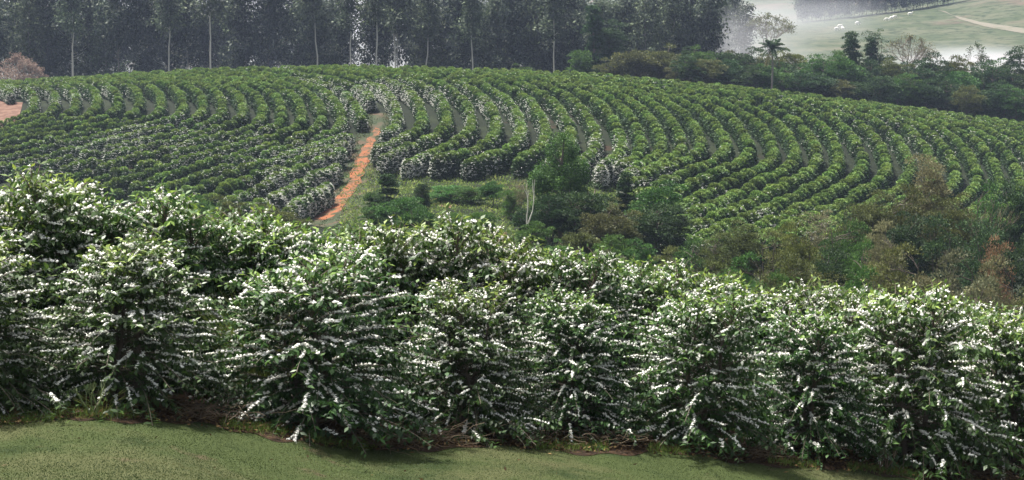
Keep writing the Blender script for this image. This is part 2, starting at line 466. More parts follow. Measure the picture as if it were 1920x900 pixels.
# ------------------------------------------------------------------ foreground coffee bushes
OCT = np.array([[1, 0, 0], [-1, 0, 0], [0, 1, 0], [0, -1, 0], [0, 0, 1], [0, 0, -1]], float)
OCF = np.array([[0, 2, 4], [2, 1, 4], [1, 3, 4], [3, 0, 4], [2, 0, 5], [1, 2, 5], [3, 1, 5], [0, 3, 5]])
def coffee_near(seed, H=3.0, rad=1.4, bloom=.6, stems=2):
    r = np.random.default_rng(seed)
    gl, gf, gs = G(), G(), G()
    centres, dirs, vals, fc, ft = [], [], [], [], []
    for s in range(stems):
        base = np.array([r.normal(0, .10), r.normal(0, .10), -.1])
        lean = np.array([r.normal(0, .11), r.normal(0, .11), 1.0])
        hs = H * r.uniform(.84, .96) if s else H * .97
        top = base + lean * hs
        tt = np.linspace(0, 1, 8)
        P = base + (top - base) * tt[:, None]; P[1:-1, :2] += r.normal(0, .02, (6, 2))
        tube(gs, P, np.linspace(.045, .010, 8), 6)
        n = int(hs / .050)
        for k in range(n):
            zf = (k + .5) / n
            if zf < .03: continue
            p0 = base + (top - base) * zf
            az0 = k * 1.25 + s * 2.1 + r.normal(0, .35)
            prof = (1 - zf) ** .50 * min(1, (zf + .26) / .36)
            Lb = rad * (.20 + 1.0 * prof) * r.uniform(.74, 1.15)
            for side in (0, math.pi):
                az = az0 + side + r.normal(0, .2)
                el = R(r.normal(10 + 52 * zf ** 1.15, 8))
                h = np.array([math.cos(az), math.sin(az), 0])
                m = 9; t = np.linspace(0, 1, m)[:, None]
                droop = (.20 + .28 * (1 - zf)) * Lb * r.uniform(.6, 1.4)
                Pb = p0 + h * Lb * math.cos(el) * t + np.array([0, 0, 1]) * (math.sin(el) * Lb * t - droop * t ** 2.4)
                if Pb[-1, 2] < .06: Pb[:, 2] += (.06 - Pb[-1, 2]) * t[:, 0]
                tube(gs, Pb, np.linspace(.009, .004, m), 3)
                brs = [Pb]
                for q in range(int(r.integers(0, 3))):
                    i0 = int(r.integers(3, 7)); a2 = az + r.choice([-1, 1]) * r.uniform(.35, .8); L2 = Lb * r.uniform(.28, .5)
                    h2 = np.array([math.cos(a2), math.sin(a2), 0]); t2 = np.linspace(0, 1, 6)[:, None]
                    P2 = Pb[i0] + h2 * L2 * t2 + np.array([0, 0, 1]) * (L2 * .35 * t2 - L2 * .42 * t2 ** 2); P2[:, 2] = np.maximum(P2[:, 2], .05)
                    brs.append(P2)
                for bi, PB in enumerate(brs):
                    Lx = np.linalg.norm(PB[-1] - PB[0]); a0 = .30 if bi == 0 else .1
                    nn = max(3, int(Lx * (1 - a0) / .045))
                    tq = np.linspace(a0, 1, nn); idx = tq * (len(PB) - 1); i0 = np.minimum(idx.astype(int), len(PB) - 2); fr = (idx - i0)[:, None]
                    N = PB[i0] * (1 - fr) + PB[i0 + 1] * fr; T = nrm(PB[i0 + 1] - PB[i0]); S = nrm(np.cross(T, [0, 0, 1.0]))
                    for sg in (-1, 1):
                        keep = r.random(nn) < .8
                        dd = T * .35 + S * sg * r.uniform(.3, .9, (nn, 1)) + np.array([0, 0, -1]) * r.uniform(.5, 1.6, (nn, 1)) + r.normal(0, .2, (nn, 3))
                        tipf = (tq > .9); dd[tipf, 2] += 1.1
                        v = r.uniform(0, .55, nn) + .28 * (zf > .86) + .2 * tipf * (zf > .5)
                        centres.append(N[keep]); dirs.append(dd[keep]); vals.append(v[keep])
                    pb_ = bloom * (1.0 if zf > .4 else .28 + 1.75 * zf) * (1.1 if zf < .95 else .3)
                    if r.random() < pb_:
                        u0 = r.uniform(.05, .45); u1 = min(.97, u0 + r.uniform(.3, .6))
                        kk = (tq > a0 + (1 - a0) * u0) & (tq < a0 + (1 - a0) * u1) & (r.random(nn) < .95)
                        fc.append(N[kk] + np.array([0, 0, .018])); ft.append(T[kk])
    c = np.concatenate(centres); d = np.concatenate(dirs); v = np.concatenate(vals); n = len(c)
    L = r.uniform(.075, .135, n)
    up = nrm(np.array([0, 0, 1.0]) + r.normal(0, .35, (n, 3)))
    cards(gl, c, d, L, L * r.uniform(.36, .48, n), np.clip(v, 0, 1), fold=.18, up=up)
    fc = np.concatenate(fc); ft = np.concatenate(ft); nf = len(fc)
    rr = r.uniform(.017, .029, nf)[:, None, None]
    V = OCT[None] * rr * r.uniform(.7, 1.25, (nf, 6, 1)) + r.normal(0, .003, (nf, 6, 3)) + (fc + r.normal(0, .006, (nf, 3)))[:, None]
    gf.add(V.reshape(-1, 3), F3=(np.arange(nf)[:, None, None] * 6 + OCF[None]).reshape(-1, 3), a=np.repeat(r.uniform(.4, 1, nf), 6))
    for rep in range(3):
        cards(gf, fc + r.normal(0, .012, (nf, 3)), rdir(nf, r) + np.array([0, 0, .5]), r.uniform(.026, .046, nf), r.uniform(.014, .024, nf), r.uniform(.2, 1, nf), fold=.1)
    return (gs.mesh('coffee_stems', [M['bark']]), gl.mesh('coffee_leaves', [M['coffee_near']]), gf.mesh('coffee_blossom', [M['blossom']]))

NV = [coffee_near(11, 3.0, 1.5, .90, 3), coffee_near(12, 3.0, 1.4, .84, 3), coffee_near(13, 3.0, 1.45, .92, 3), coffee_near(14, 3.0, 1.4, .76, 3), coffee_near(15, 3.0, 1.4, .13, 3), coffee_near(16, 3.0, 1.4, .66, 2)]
# (px, D beyond the lawn edge, top py, width factor, variant, rotation, label)
FG = [
 (-70, 1.3, 470, 1.0, 1, .3, 'white flowering coffee bush cut by the left picture edge, front row'),
 (185, 1.35, 455, 1.0, 2, 1.1, 'big flowering coffee bush above the green weed tuft, front row'),
 (580, 1.25, 485, 1.12, 0, .2, 'broad dome of layered white blossom branches, third bush of the front row'),
 (875, 1.3, 545, .92, 1, 2.0, 'flowering coffee bush right of the broad domed one, front row'),
 (1085, 1.3, 560, .86, 2, 2.9, 'slim flowering coffee bush between two dark gaps in mid front row'),
 (1300, 1.3, 545, 1.0, 3, .9, 'dark leaved coffee bush with short blossom strings, front row right of centre'),
 (1525, 1.3, 590, .88, 1, 4.0, 'greyer flowering coffee bush beside the dark leaved one, front row'),
 (1735, 1.35, 545, 1.05, 0, 5.1, 'tall coffee bush with long horizontal blossom strings over the bare forked twigs'),
 (1945, 1.3, 600, .95, 2, 3.6, 'flowering coffee bush at the right picture edge, front row'),
 (2170, 1.3, 620, 1.0, 1, 1.6, 'flowering coffee bush just past the right edge, front row'),
 (-20, 4.0, 372, 1.05, 0, 2.2, 'tall flowering coffee bush at the left edge, second row'),
 (140, 4.1, 312, 1.15, 2, 4.4, 'tallest coffee bush, crowded with white blossom, upper left of the second row'),
 (255, 4.1, 352, 1.1, 1, 5.0, 'flowering coffee bush at the right shoulder of the tallest one, second row'),
 (345, 4.1, 392, 1.0, 4, .5, 'bright green leafy coffee bush with few flowers, second row upper left'),
 (440, 4.1, 402, 1.0, 2, 1.5, 'flowering coffee bush right of the bright green leafy one, second row'),
 (545, 4.1, 412, 1.0, 0, 3.3, 'flowering coffee bush behind the broad domed one, second row'),
 (800, 4.2, 402, 1.15, 1, 5.3, 'rounded flowering coffee bush below the clearing, second row centre'),
 (1030, 4.2, 452, 1.0, 3, 1.2, 'flowering coffee bush in front of the bare slender tree, second row'),
 (1240, 4.2, 488, 1.0, 1, 2.4, 'flowering coffee bush below the leafy vine hung trees, second row'),
 (1455, 4.2, 522, 1.05, 2, .1, 'flowering coffee bush in front of the olive thicket, second row'),
 (1690, 4.2, 535, 1.0, 3, 4.9, 'flowering coffee bush in front of the grey brown thicket, second row'),
 (1905, 4.2, 572, 1.05, 1, 3.8, 'flowering coffee bush at the right edge, second row'),
 (2150, 4.2, 610, 1.05, 1, 1.8, 'flowering coffee bush past the right edge, second row'),
 (60, 7.2, 345, 1.1, 4, 2.0, 'leafy green coffee bush showing over the left of the second row'),
 (285, 7.2, 372, 1.1, 4, 1.0, 'green bush crown peeping between the two left second row bushes'),
 (440, 7.2, 385, 1.1, 4, 3.0, 'fresh green coffee bush crown behind the second row, left of the track foot'),
 (672, 7.2, 416, 1.0, 4, 4.0, 'fresh green coffee bush crown behind the second row, below the orange track'),
 (915, 7.2, 442, 1.1, 4, 5.0, 'green coffee bush crown behind the second row, below the red soil patch'),
 (1130, 7.2, 478, 1.1, 4, .7, 'green coffee bush crown behind the second row, right of the slender bare tree'),
 (1345, 7.2, 512, 1.1, 4, 2.7, 'green coffee bush crown behind the second row, below the coffee field corner'),
 (1570, 7.2, 540, 1.1, 4, 1.7, 'green coffee bush crown behind the second row, below the dark thicket'),
 (700, 4.2, 428, 1.05, 2, 2.6, 'flowering coffee bush between the domed one and the rounded centre one, second row'),
 (925, 4.2, 432, 1.0, 0, 1.9, 'flowering coffee bush right of the rounded centre one, second row'),
 (1140, 4.2, 482, 1.0, 2, 4.6, 'flowering coffee bush left below the leafy vine hung trees, second row'),
 (1350, 4.2, 512, 1.0, 0, 3.0, 'flowering coffee bush below the left tip of the thicket, second row'),
 (1575, 4.2, 542, 1.0, 1, .8, 'flowering coffee bush below the bright green thicket shrub, second row'),
 (1800, 4.2, 562, 1.0, 0, 5.5, 'flowering coffee bush below the rust orange tree, second row'),
 (770, 7.2, 412, 1.1, 4, 1.4, 'green coffee bush crown directly behind the rounded centre bush'),
 (1030, 7.2, 466, 1.1, 4, 2.3, 'green coffee bush crown just behind the foot of the slender bare tree'),
 (1800, 7.2, 562, 1.1, 4, 3.9, 'green coffee bush crown behind the second row, near the right edge'),
]
for px, dd, topy, wf, vi, rz, lab in FG:
    D = float(edgeD(px)) + dd
    x, y, z = at(px, D)
    h = float(zat(px, topy - (16 if dd < 2 else 0), D)) - z
    s = h / 3.1
    root = obj('coffee_bush', None, loc=(x, y, z), rotz=rz, scale=((wf * 1.08 if dd > 3 else wf * 1.17) * (.5 + .5 * s),) * 2 + (s,))
    tag(root, lab, 'coffee bush', 'flowering coffee bushes in the foreground rows')
    st, lf, bl = NV[vi]
    obj('stems', st, root); obj('foliage', lf, root); obj('blossom', bl, root)
    print('fg', px, round(h, 2))

# ------------------------------------------------------------------ coffee field on the hill
def coffee_far(seed, n, lf, H=2.5, rad=.90):
    """leaf sprays radiating from the axis; returns arrays"""
    r = np.random.default_rng(seed); g = G()
    z = H * (1 - r.random(n) ** 1.15 * .95)
    th = r.uniform(0, 6.283, n)
    zf = z / H
    rr = rad * np.sqrt(np.clip(1 - (np.clip(zf - .40, 0, 1) / .615) ** 2.6, 0, 1)) * np.clip(.80 + zf * .8, 0, 1)
    lump = 1 + .13 * np.sin(3 * th + seed) + .09 * np.sin(5 * th + 2 * seed + 4 * zf)
    rr = rr * lump * r.uniform(.55, 1.03, n)
    c = np.stack([rr * np.cos(th), rr * np.sin(th), z], 1)
    out = np.stack([np.cos(th), np.sin(th), .9 * zf - .25], 1) + r.normal(0, .42, (n, 3))
    L = lf * r.uniform(.7, 1.3, n)
    v = r.uniform(0, .42, n) + .55 * np.clip((zf - .70) / .25, 0, 1)  # young top growth lighter; sunlit caps and shaded sides also put into colour
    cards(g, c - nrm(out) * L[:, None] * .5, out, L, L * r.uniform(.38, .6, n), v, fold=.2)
    return g

def blossom_far(seed, strings, H=2.5, rad=.90):
    r = np.random.default_rng(seed + 500); g = G()
    for k in range(strings):
        zf = r.uniform(.12, .80) if r.random() < .85 else r.uniform(.8, .96); th = r.uniform(0, 6.283)
        rr = rad * math.sqrt(max(0, 1 - (max(zf - .32, 0) / .70) ** 2.3)) * min(1, .72 + zf * .9) * r.uniform(.92, 1.1)
        n = int(r.integers(5, 9)); t = np.linspace(-.5, .5, n)
        ln = r.uniform(.3, .6)
        tang = np.array([-math.sin(th), math.cos(th), 0]) * r.uniform(-1, 1) + np.array([math.cos(th), math.sin(th), .2]) * r.uniform(0, .6)
        c = np.array([rr * math.cos(th), rr * math.sin(th), zf * H + .03]) + tang * ln * t[:, None] - np.array([0, 0, 1]) * .15 * ln * (t[:, None] ** 2)
        cards(g, np.repeat(c, 3, 0) + r.normal(0, .02, (3 * n, 3)), rdir(3 * n, r), r.uniform(.05, .09, 3 * n), r.uniform(.03, .06, 3 * n), r.uniform(0, 1, 3 * n))
    return g

# key rows, traced along the canopy in the photo: 11 points from the far end over the bend to the near end
KEY = {
 -21: [(-330,172),(-230,168),(-140,166),(-85,168),(-58,176),(-52,190),(-56,206),(-80,218),(-140,232),(-220,248),(-340,270)],
 -14: [(-20,152),(60,151),(130,152),(188,157),(213,168),(221,186),(216,204),(190,218),(120,234),(20,254),(-120,284)],
 -11: [(90,149),(170,149),(250,151),(308,157),(334,169),(343,189),(338,209),(310,224),(235,242),(120,268),(-50,306)],
 -6: [(250,138),(330,144),(415,151),(485,163),(519,182),(529,207),(523,229),(490,246),(410,268),(300,298),(130,350)],
 -2: [(400,129),(490,138),(570,148),(632,166),(664,192),(677,222),(668,246),(630,264),(550,290),(440,326),(290,384)],
 0: [(520,125),(595,133),(660,144),(710,162),(736,188),(745,218),(736,244),(700,262),(620,292),(530,332),(410,394)],
 2: [(590,125),(675,134),(750,146),(805,165),(829,188),(837,214),(832,240),(805,260),(740,290),(640,340),(520,405)],
 5: [(700,128),(790,136),(870,148),(928,170),(961,200),(976,235),(972,264),(945,285),(890,308),(820,330),(735,352)],
 9: [(880,133),(970,143),(1050,157),(1112,185),(1148,222),(1164,262),(1158,292),(1130,318),(1085,348),(1030,375),(960,405)],
 13: [(1000,137),(1095,150),(1185,168),(1252,192),(1294,225),(1314,262),(1308,286),(1275,306),(1215,332),(1150,368),(1060,412)],
 16: [(1120,142),(1215,158),(1305,178),(1380,203),(1428,238),(1449,275),(1444,300),(1412,322),(1355,350),(1285,388),(1195,432)],
 19: [(1255,152),(1355,168),(1445,188),(1515,217),(1555,252),(1572,290),(1565,318),(1535,345),(1470,382),(1375,428),(1255,468)],
 23: [(1430,169),(1535,186),(1625,207),(1695,238),(1733,274),(1750,312),(1745,340),(1715,368),(1655,402),(1570,442),(1470,482)],
 27: [(1610,191),(1710,210),(1800,235),(1865,266),(1900,302),(1914,340),(1908,366),(1880,392),(1825,422),(1745,460),(1650,495)],
 34: [(1940,238),(2030,256),(2120,282),(2180,314),(2212,350),(2224,390),(2218,416),(2190,440),(2140,468),(2075,498),(1990,520)],
}
kn = sorted(KEY)
KA = np.array([KEY[k] for k in kn], float)           # (K,11,2)
def catmull(P, n):
    P = np.asarray(P, float); out = []
    Q_ = np.vstack([2 * P[0] - P[1], P, 2 * P[-1] - P[-2]])
    for i in range(len(P) - 1):
        p0, p1, p2, p3 = Q_[i:i + 4]
        t = np.linspace(0, 1, n, endpoint=False)[:, None]
        out.append(.5 * ((2 * p1) + (-p0 + p2) * t + (2 * p0 - 5 * p1 + 4 * p2 - p3) * t ** 2 + (-p0 + 3 * p1 - 3 * p2 + p3) * t ** 3))
    out.append(P[-1:])
    return np.concatenate(out)

def inpoly(p, poly):
    x, y = p; c = False; j = len(poly) - 1
    for i in range(len(poly)):
        xi, yi = poly[i]; xj, yj = poly[j]
        if (yi > y) != (yj > y) and x < (xj - xi) * (y - yi) / (yj - yi) + xi: c = not c
        j = i
    return c
FIELD = [(-400, 100), (2400, 100), (2400, 500), (1900, 430), (1700, 420), (1500, 462), (1330, 478), (1180, 482), (1185, 372), (1168, 322), (1110, 322), (1000, 300),
         (900, 314), (790, 312), (700, 302), (690, 318), (640, 366), (560, 392), (300, 452), (-400, 452)]
ROADM = [(706, 176), (722, 200), (736, 236), (722, 252), (706, 262), (694, 300), (690, 420), (560, 420), (606, 366), (634, 320), (646, 275), (664, 240), (690, 205), (698, 186)]
SOILM = [(-200, 166), (-200, 222), (16, 220), (42, 202), (40, 180), (0, 168)]

plants = []      # X, Y, row, side, order
for n in range(-26, 34):
    P = np.stack([np.interp(n, kn, KA[:, k, 0]) for k in range(11)]), np.stack([np.interp(n, kn, KA[:, k, 1]) for k in range(11)])
    px_py = catmull(np.stack(P, 1), 30)
    D = Dfield(px_py[:, 0], np.maximum(px_py[:, 1], skyy(px_py[:, 0]) + .3))
    X = ray(px_py[:, 0], px_py[:, 1])[0] * D
    pl = np.stack([X, D], 1)
    sel = np.concatenate([[0], np.cumsum(np.linalg.norm(np.diff(pl, axis=0), axis=1))])
    s = np.arange(rng.uniform(0, 1), sel[-1], 1.22)
    Xs, Ds_ = np.interp(s, sel, pl[:, 0]), np.interp(s, sel, pl[:, 1])
    pxs, pys = np.interp(s, sel, px_py[:, 0]), np.interp(s, sel, px_py[:, 1])
    for i in range(len(s)):
        if pxs[i] < -160 or pxs[i] > 2080: continue
        p = (pxs[i], pys[i])
        if pys[i] < skyy(pxs[i]) - 1: continue
        if not inpoly(p, FIELD) or inpoly(p, ROADM) or inpoly(p, SOILM): continue
        if rng.random() < .025: continue
        plants.append((Xs[i] + rng.normal(0, .07), Ds_[i] + rng.normal(0, .07), n, pxs[i], pys[i], s[i]))
# fill the far slope behind the traced rows up to and over the crest with rows that follow the contour
print('plants', len(plants))
PA = np.array(plants)
ext = []
for off in np.arange(0, 26, 3.4):
    for px in np.arange(-160, 2080, 1.65 / 300 * F):
        D = 300 + float(Doff(px)) - 12 + off + rng.normal(0, .15)
        X = ray(px, 150)[0] * D + rng.normal(0, .15)
        if np.min((PA[:, 0] - X) ** 2 + (PA[:, 1] - D) ** 2) > 2.2 ** 2: ext.append((X, D, 99, px, float(skyy(px)), 0))
# thin out plants crowded together where rows converge
allp = plants + ext
allp = np.array(allp)
order = rng.permutation(len(allp)); keep = []
cell = {}
for i in order:
    k = (int(allp[i, 0] // 1.3), int(allp[i, 1] // 1.3)); ok = True
    for a in (-1, 0, 1):
        for b in (-1, 0, 1):
            for j in cell.get((k[0] + a, k[1] + b), ()):
                if (allp[i, 0] - allp[j, 0]) ** 2 + (allp[i, 1] - allp[j, 1]) ** 2 < 1.02 ** 2: ok = False
    if ok: cell.setdefault(k, []).append(i); keep.append(i)
allp = allp[sorted(keep)]
print('kept', len(allp))

def bloomlevel(px, py, X, Y):
    v = mnoise.noise(Vector((X * .035, Y * .035, 1.3))) + .7 * mnoise.noise(Vector((X * .2, Y * .2, 5.1)))
    v += .75 * math.exp(-((px - 690) / 70) ** 2) * (1 if py > 150 else 0)
    if 690 < px < 1180 and py > 255: v += .55
    if 500 < px < 700 and py > 290: v += .35
    if 540 < px < 700 and abs(py - (132 + (px - 540) * .3)) < 8: v += 1.0
    if px < 120 and 160 < py < 200: v += .3
    if px < 640 and 200 < py < 330: v += .08
    if 700 < px < 1160 and 165 < py < 255: v += .12
    if 880 < px < 1120 and 180 < py < 260: v += .3
    if py < 160: v -= .35
    if px > 1200 and py < 400: v -= .40
    if 250 < px < 620 and py < 205: v -= .2
    if 1180 < px < 1320 and py > 420: v += .6
    return 3 if v > .60 else 2 if v > .26 else 1 if v > -.12 else 0

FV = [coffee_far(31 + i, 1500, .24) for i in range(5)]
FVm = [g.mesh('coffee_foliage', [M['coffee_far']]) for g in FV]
FBm = {lv: [blossom_far(50 + 10 * lv + i, nst).mesh('coffee_sprays', [M['blossom_far']]) for i in range(2)] for lv, nst in ((1, 26), (2, 80), (3, 180))}
FVs = [coffee_far(71 + i, 620, .34).arrays() for i in range(4)]
FBs = {lv: [blossom_far(80 + 10 * lv + i, nst).arrays() for i in range(2)] for lv, nst in ((1, 15), (2, 48), (3, 110))}

zall = zg(allp[:, 0], allp[:, 1])
size = rng.uniform(.90, 1.10, len(allp)) * np.where(allp[:, 3] < 690, I(allp[:, 1], [190, 235, 260], [1.20, 1.03, 1.0]), I(allp[:, 1], [185, 235], [1.22, 1.02])) * np.where(rng.random(len(allp)) < .03, .75, 1)
lev = [bloomlevel(p[3], p[4], p[0], p[1]) for p in allp]
inview = (allp[:, 3] > -25) & (allp[:, 3] < 1945)
# nearest visible ones become things of their own
dist = np.where(inview & (allp[:, 2] < 99), allp[:, 1], 1e9)
# those behind foreground bushes or the thicket show nothing
fgtop = I(allp[:, 3], [0, 200, 330, 540, 700, 800, 1000, 1100, 1300, 1500, 1700, 1920], [330, 318, 385, 395, 400, 415, 455, 480, 495, 530, 535, 560])
dist = np.where(allp[:, 4] - 8 > fgtop, 1e9, dist)
hid = np.array([inpoly((p[3], p[4]), [(1320, 470), (1540, 420), (1560, 372), (1700, 330), (1780, 330), (1800, 370), (1940, 360), (1940, 600), (1320, 600)]) or
                inpoly((p[3], p[4]), [(1010, 262), (1095, 262), (1105, 340), (990, 340)]) or
                inpoly((p[3], p[4]), [(1185, 350), (1285, 350), (1285, 430), (1160, 430)]) for p in allp])
dist = np.where(hid, 1e9, dist)
NI = 262
near_idx = np.argsort(dist)[:NI]
near_set = set(int(i) for i in near_idx)
def ordw(k):
    return {1: 'first', 2: 'second', 3: 'third', 4: 'fourth', 5: 'fifth', 6: 'sixth', 7: 'seventh', 8: 'eighth', 9: 'ninth', 10: 'tenth'}.get(k, f'{k}' + ('st' if k % 10 == 1 and k != 11 else 'nd' if k % 10 == 2 and k != 12 else 'rd' if k % 10 == 3 and k != 13 else 'th'))
rows = {}
for i in near_set:
    p = allp[i]
    side = 'left' if p[3] < 690 - max(0, p[4] - 270) * .35 else 'right'
    rows.setdefault((side, int(p[2])), []).append(i)
labels = {}
look = ['plain green', 'lightly flowering', 'flowering', 'heavily white flowering']
for side in ('left', 'right'):
    rk = sorted(k[1] for k in rows if k[0] == side)
    if side == 'left': rk = rk[::-1]
    for ri, k in enumerate(rk):
        for ki, i in enumerate(sorted(rows[(side, k)], key=lambda i: -allp[i, 5])):
            labels[i] = f'{look[lev[i]]} coffee bush, {ordw(ki + 1)} up the {ordw(ri + 1)} row {side} of the orange track'
for i in sorted(near_set, key=lambda i: dist[i]):
    p = allp[i]; s = size[i]
    o = obj('coffee_bush', FVm[int(rng.integers(4))], loc=(p[0], p[1], zall[i] - .05), rotz=float(rng.uniform(0, 6.28)), scale=(s, s, s * rng.uniform(.95, 1.12)))
    tag(o, labels[i], 'coffee bush', 'coffee bushes in the curved rows on the hill')
    if lev[i] > 0:
        obj('blossom', FBm[lev[i]][int(rng.integers(2))], o)
# the rest as one mass
VV, FF, AA, RR, MI = [], [], [], [], []; nv = 0
for i in range(len(allp)):
    if i in near_set: continue
    p = allp[i]; s = size[i]; th = rng.uniform(0, 6.28); c, sn = math.cos(th), math.sin(th)
    parts = [(FVs[int(rng.integers(4))], 0)]
    if lev[i] > 0: parts.append((FBs[lev[i]][int(rng.integers(2))], 1))
    rn = rng.random()
    for (V, f, A), mi in parts:
        W = np.empty_like(V)
        W[:, 0] = (V[:, 0] * c - V[:, 1] * sn) * s + p[0]; W[:, 1] = (V[:, 0] * sn + V[:, 1] * c) * s + p[1]; W[:, 2] = V[:, 2] * s + zall[i]
        VV.append(W.astype(np.float32)); FF.append(f[0] + nv); nv += len(V); AA.append(A); RR.append(np.full(len(V), rn)); MI.append(np.full(len(f[0]), mi))
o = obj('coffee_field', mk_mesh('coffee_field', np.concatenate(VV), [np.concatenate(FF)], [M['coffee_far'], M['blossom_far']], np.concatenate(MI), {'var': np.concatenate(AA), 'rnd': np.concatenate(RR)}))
tag(o, 'curved rows of rounded green coffee bushes covering the upper hill', kind='stuff')
del VV, FF, AA, RR, MI

# ------------------------------------------------------------------ trees
def limb_path(p0, p1, r, n=6, sag=0, wob=.04):
    t = np.linspace(0, 1, n)[:, None]
    P = p0 + (p1 - p0) * t
    Ln = np.linalg.norm(p1 - p0)
    P[1:-1] += r.normal(0, wob * Ln, (n - 2, 3)) * .5
    P[:, 2] += sag * Ln * np.sin(t[:, 0] * math.pi)
    return P

def tree_mesh(seed, asp, cr=.36, z0=.25, clumps=40, per=70, leaf=.035, csize=.10, lobes=5, shape='round', trunk_r=.018, stems=1, hang=0., flat=.8):
    """unit-height tree; returns (trunk mesh arrays G, crown G)"""
    r = np.random.default_rng(seed); gt, gc = G(), G()
    lob = []
    for k in range(lobes):
        a = r.uniform(0, 6.28); q = r.uniform(.1, .55) * cr
        if shape == 'round': zc = r.uniform(z0 + cr * .5, 1 - cr * .55)
        elif shape == 'tall': zc = z0 + (1 - z0) * (k + .5) / lobes; q = r.uniform(0, .45) * cr
        elif shape == 'low': zc = r.uniform(.12, .62)
        lr = cr * r.uniform(.55, .8) if shape != 'tall' else cr * r.uniform(.5, .85) * (1 - .35 * (k / lobes))
        lob.append((np.array([q * math.cos(a), q * math.sin(a), zc]), lr))
    cen = []; clumps = int(clumps * (.7 + .5 * asp))
    while len(cen) < clumps:
        c0, lr = lob[int(r.integers(len(lob)))]
        d = rdir(1, r)[0]; d[2] = d[2] * flat + .12
        p = c0 + d * lr * r.uniform(.55, 1.0) * np.array([1, 1, .85])
        if p[2] < z0 * .6 or p[2] > 1.0: continue
        cen.append(p)
    cen = np.array(cen); cen[:, 2] *= asp
    mid = np.array([0, 0, (z0 + 1) / 2 * asp]); csize *= 1 + .28 * max(0, asp - .9)
    for p in cen:
        n = int(per * r.uniform(.6, 1.4)); sz = csize * r.uniform(.65, 1.3)
        d = rdir(n, r); d[:, 2] = np.abs(d[:, 2]) * .9 - .25
        q = p + d * sz * r.uniform(.5, 1.05, (n, 1)) * np.array([1.15, 1.15, .75])
        o_ = nrm(d + .5 * nrm(q - mid) + r.normal(0, .45, (n, 3)) + np.array([0, 0, -hang]))
        L = leaf * r.uniform(.65, 1.35, n)
        v = np.clip(r.uniform(0, .6, n) + r.normal(0, .08) + .3 * (d[:, 2] > .35) * r.random(n), 0, 1)  # upper leaves of each clump lighter: lit crown tops put into colour
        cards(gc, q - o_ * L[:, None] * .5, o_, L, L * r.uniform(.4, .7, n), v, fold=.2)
    for s in range(stems):
        a = r.uniform(0, 6.28)
        b = np.array([.02 * math.cos(a), .02 * math.sin(a), -.02]) * (0 if stems == 1 else 1.5)
        tp = np.array([r.normal(0, .03), r.normal(0, .03), asp * (z0 + (1 - z0) * .75)]) + (np.array([math.cos(a), math.sin(a), 0]) * cr * .4 if stems > 1 else 0)
        P = limb_path(b, tp, r, 8, 0, .02)
        tube(gt, P, np.linspace(trunk_r, trunk_r * .25, 8), 7)
        for p in cen[r.permutation(len(cen))[:max(8, clumps // 3)]]:
            t = np.clip((p[2] - .12 * r.uniform(.6, 1.6)) / tp[2], .18, .95)
            i = t * 7; i0 = int(i); q = P[i0] * (1 - (i - i0)) + P[min(7, i0 + 1)] * (i - i0)
            tube(gt, limb_path(q, p, r, 5, .05, .05), np.linspace(trunk_r * .38, trunk_r * .08, 5), 4)
    return gt, gc

def euc_mesh(seed, z0=.16, nb=34, spread=.13, cs=1.0):
    r = np.random.default_rng(seed); gt, gc = G(), G()
    P = limb_path(np.array([0, 0, -.02]), np.array([r.normal(0, .02), r.normal(0, .02), .97]), r, 10, 0, .007)
    tube(gt, P, np.linspace(.0068, .0025, 10), 7)
    for k in range(nb):
        t = z0 + (1 - z0) * ((k + r.random()) / nb)
        i = min(t, .97) * 9; i0 = min(8, int(i)); p = P[i0] * (1 - (i - i0)) + P[i0 + 1] * (i - i0)
        a = r.uniform(0, 6.28); el = R(r.uniform(15, 60)); L = spread * r.uniform(.25, 1.15) * (1 - .6 * max(0, t - .45) / .55)
        e = p + np.array([math.cos(a) * math.cos(el), math.sin(a) * math.cos(el), math.sin(el)]) * L
        tube(gt, limb_path(p, e, r, 5, -.06, .05), np.linspace(.0028, .0007, 5), 4)
        for q in range(int(r.integers(2, 5))):
            c = p + (e - p) * r.uniform(.45, 1.1) + r.normal(0, .016, 3)
            if c[2] > 1.0: continue
            n = int(r.uniform(24, 50)); sz = r.uniform(.020, .042) * cs
            d = r.normal(0, 1, (n, 3)) * np.array([1, 1, .95]) * sz
            pos = c + d; pos[:, 2] -= np.abs(r.normal(0, sz * .5, n))
            dd = nrm(nrm(d) * .6 + r.normal(0, .55, (n, 3)) + np.array([0, 0, -.45]))
            LL = .026 * r.uniform(.6, 1.4, n)
            cards(gc, pos, dd, LL, LL * r.uniform(.35, .6, n), np.clip(r.uniform(0, .6, n) + r.normal(0, .12) + .3 * (d[:, 2] > sz * .3), 0, 1), fold=.2)  # leaves above the cluster centre lighter, sunlit tops painted into the leaf value
    return gt, gc

ASP = [.7, 1.1, 1.6, 2.2]
TV = {
 'round': [tree_mesh(101 + i, ASP[i % 4], .42, .12, 62, 150, .034, .125, 8) for i in range(8)],
 'bushy': [tree_mesh(121 + i, ASP[i % 4], .52, .03, 62, 150, .036, .135, 9, 'low', .02, 3) for i in range(8)],
 'sparse': [tree_mesh(141 + i, ASP[i % 4], .42, .25, 34, 70, .028, .11, 6, trunk_r=.014, stems=2) for i in range(4)],
 'cone': [tree_mesh(161 + i, 1.0 + i, .20, .02, 60, 110, .036, .085, 14, 'tall', .016) for i in range(3)],
 'euc': [euc_mesh(181 + i, .08, 50, .20) for i in range(7)],
 'euc_bare': [euc_mesh(231 + i, .58, 20, .15) for i in range(3)],
 'euc_open': [euc_mesh(201 + i, .34, 28, .19) for i in range(4)],
}
ASPK = {'round': ASP * 2, 'bushy': ASP * 2, 'sparse': ASP, 'cone': [1.0, 2.0, 3.0]}
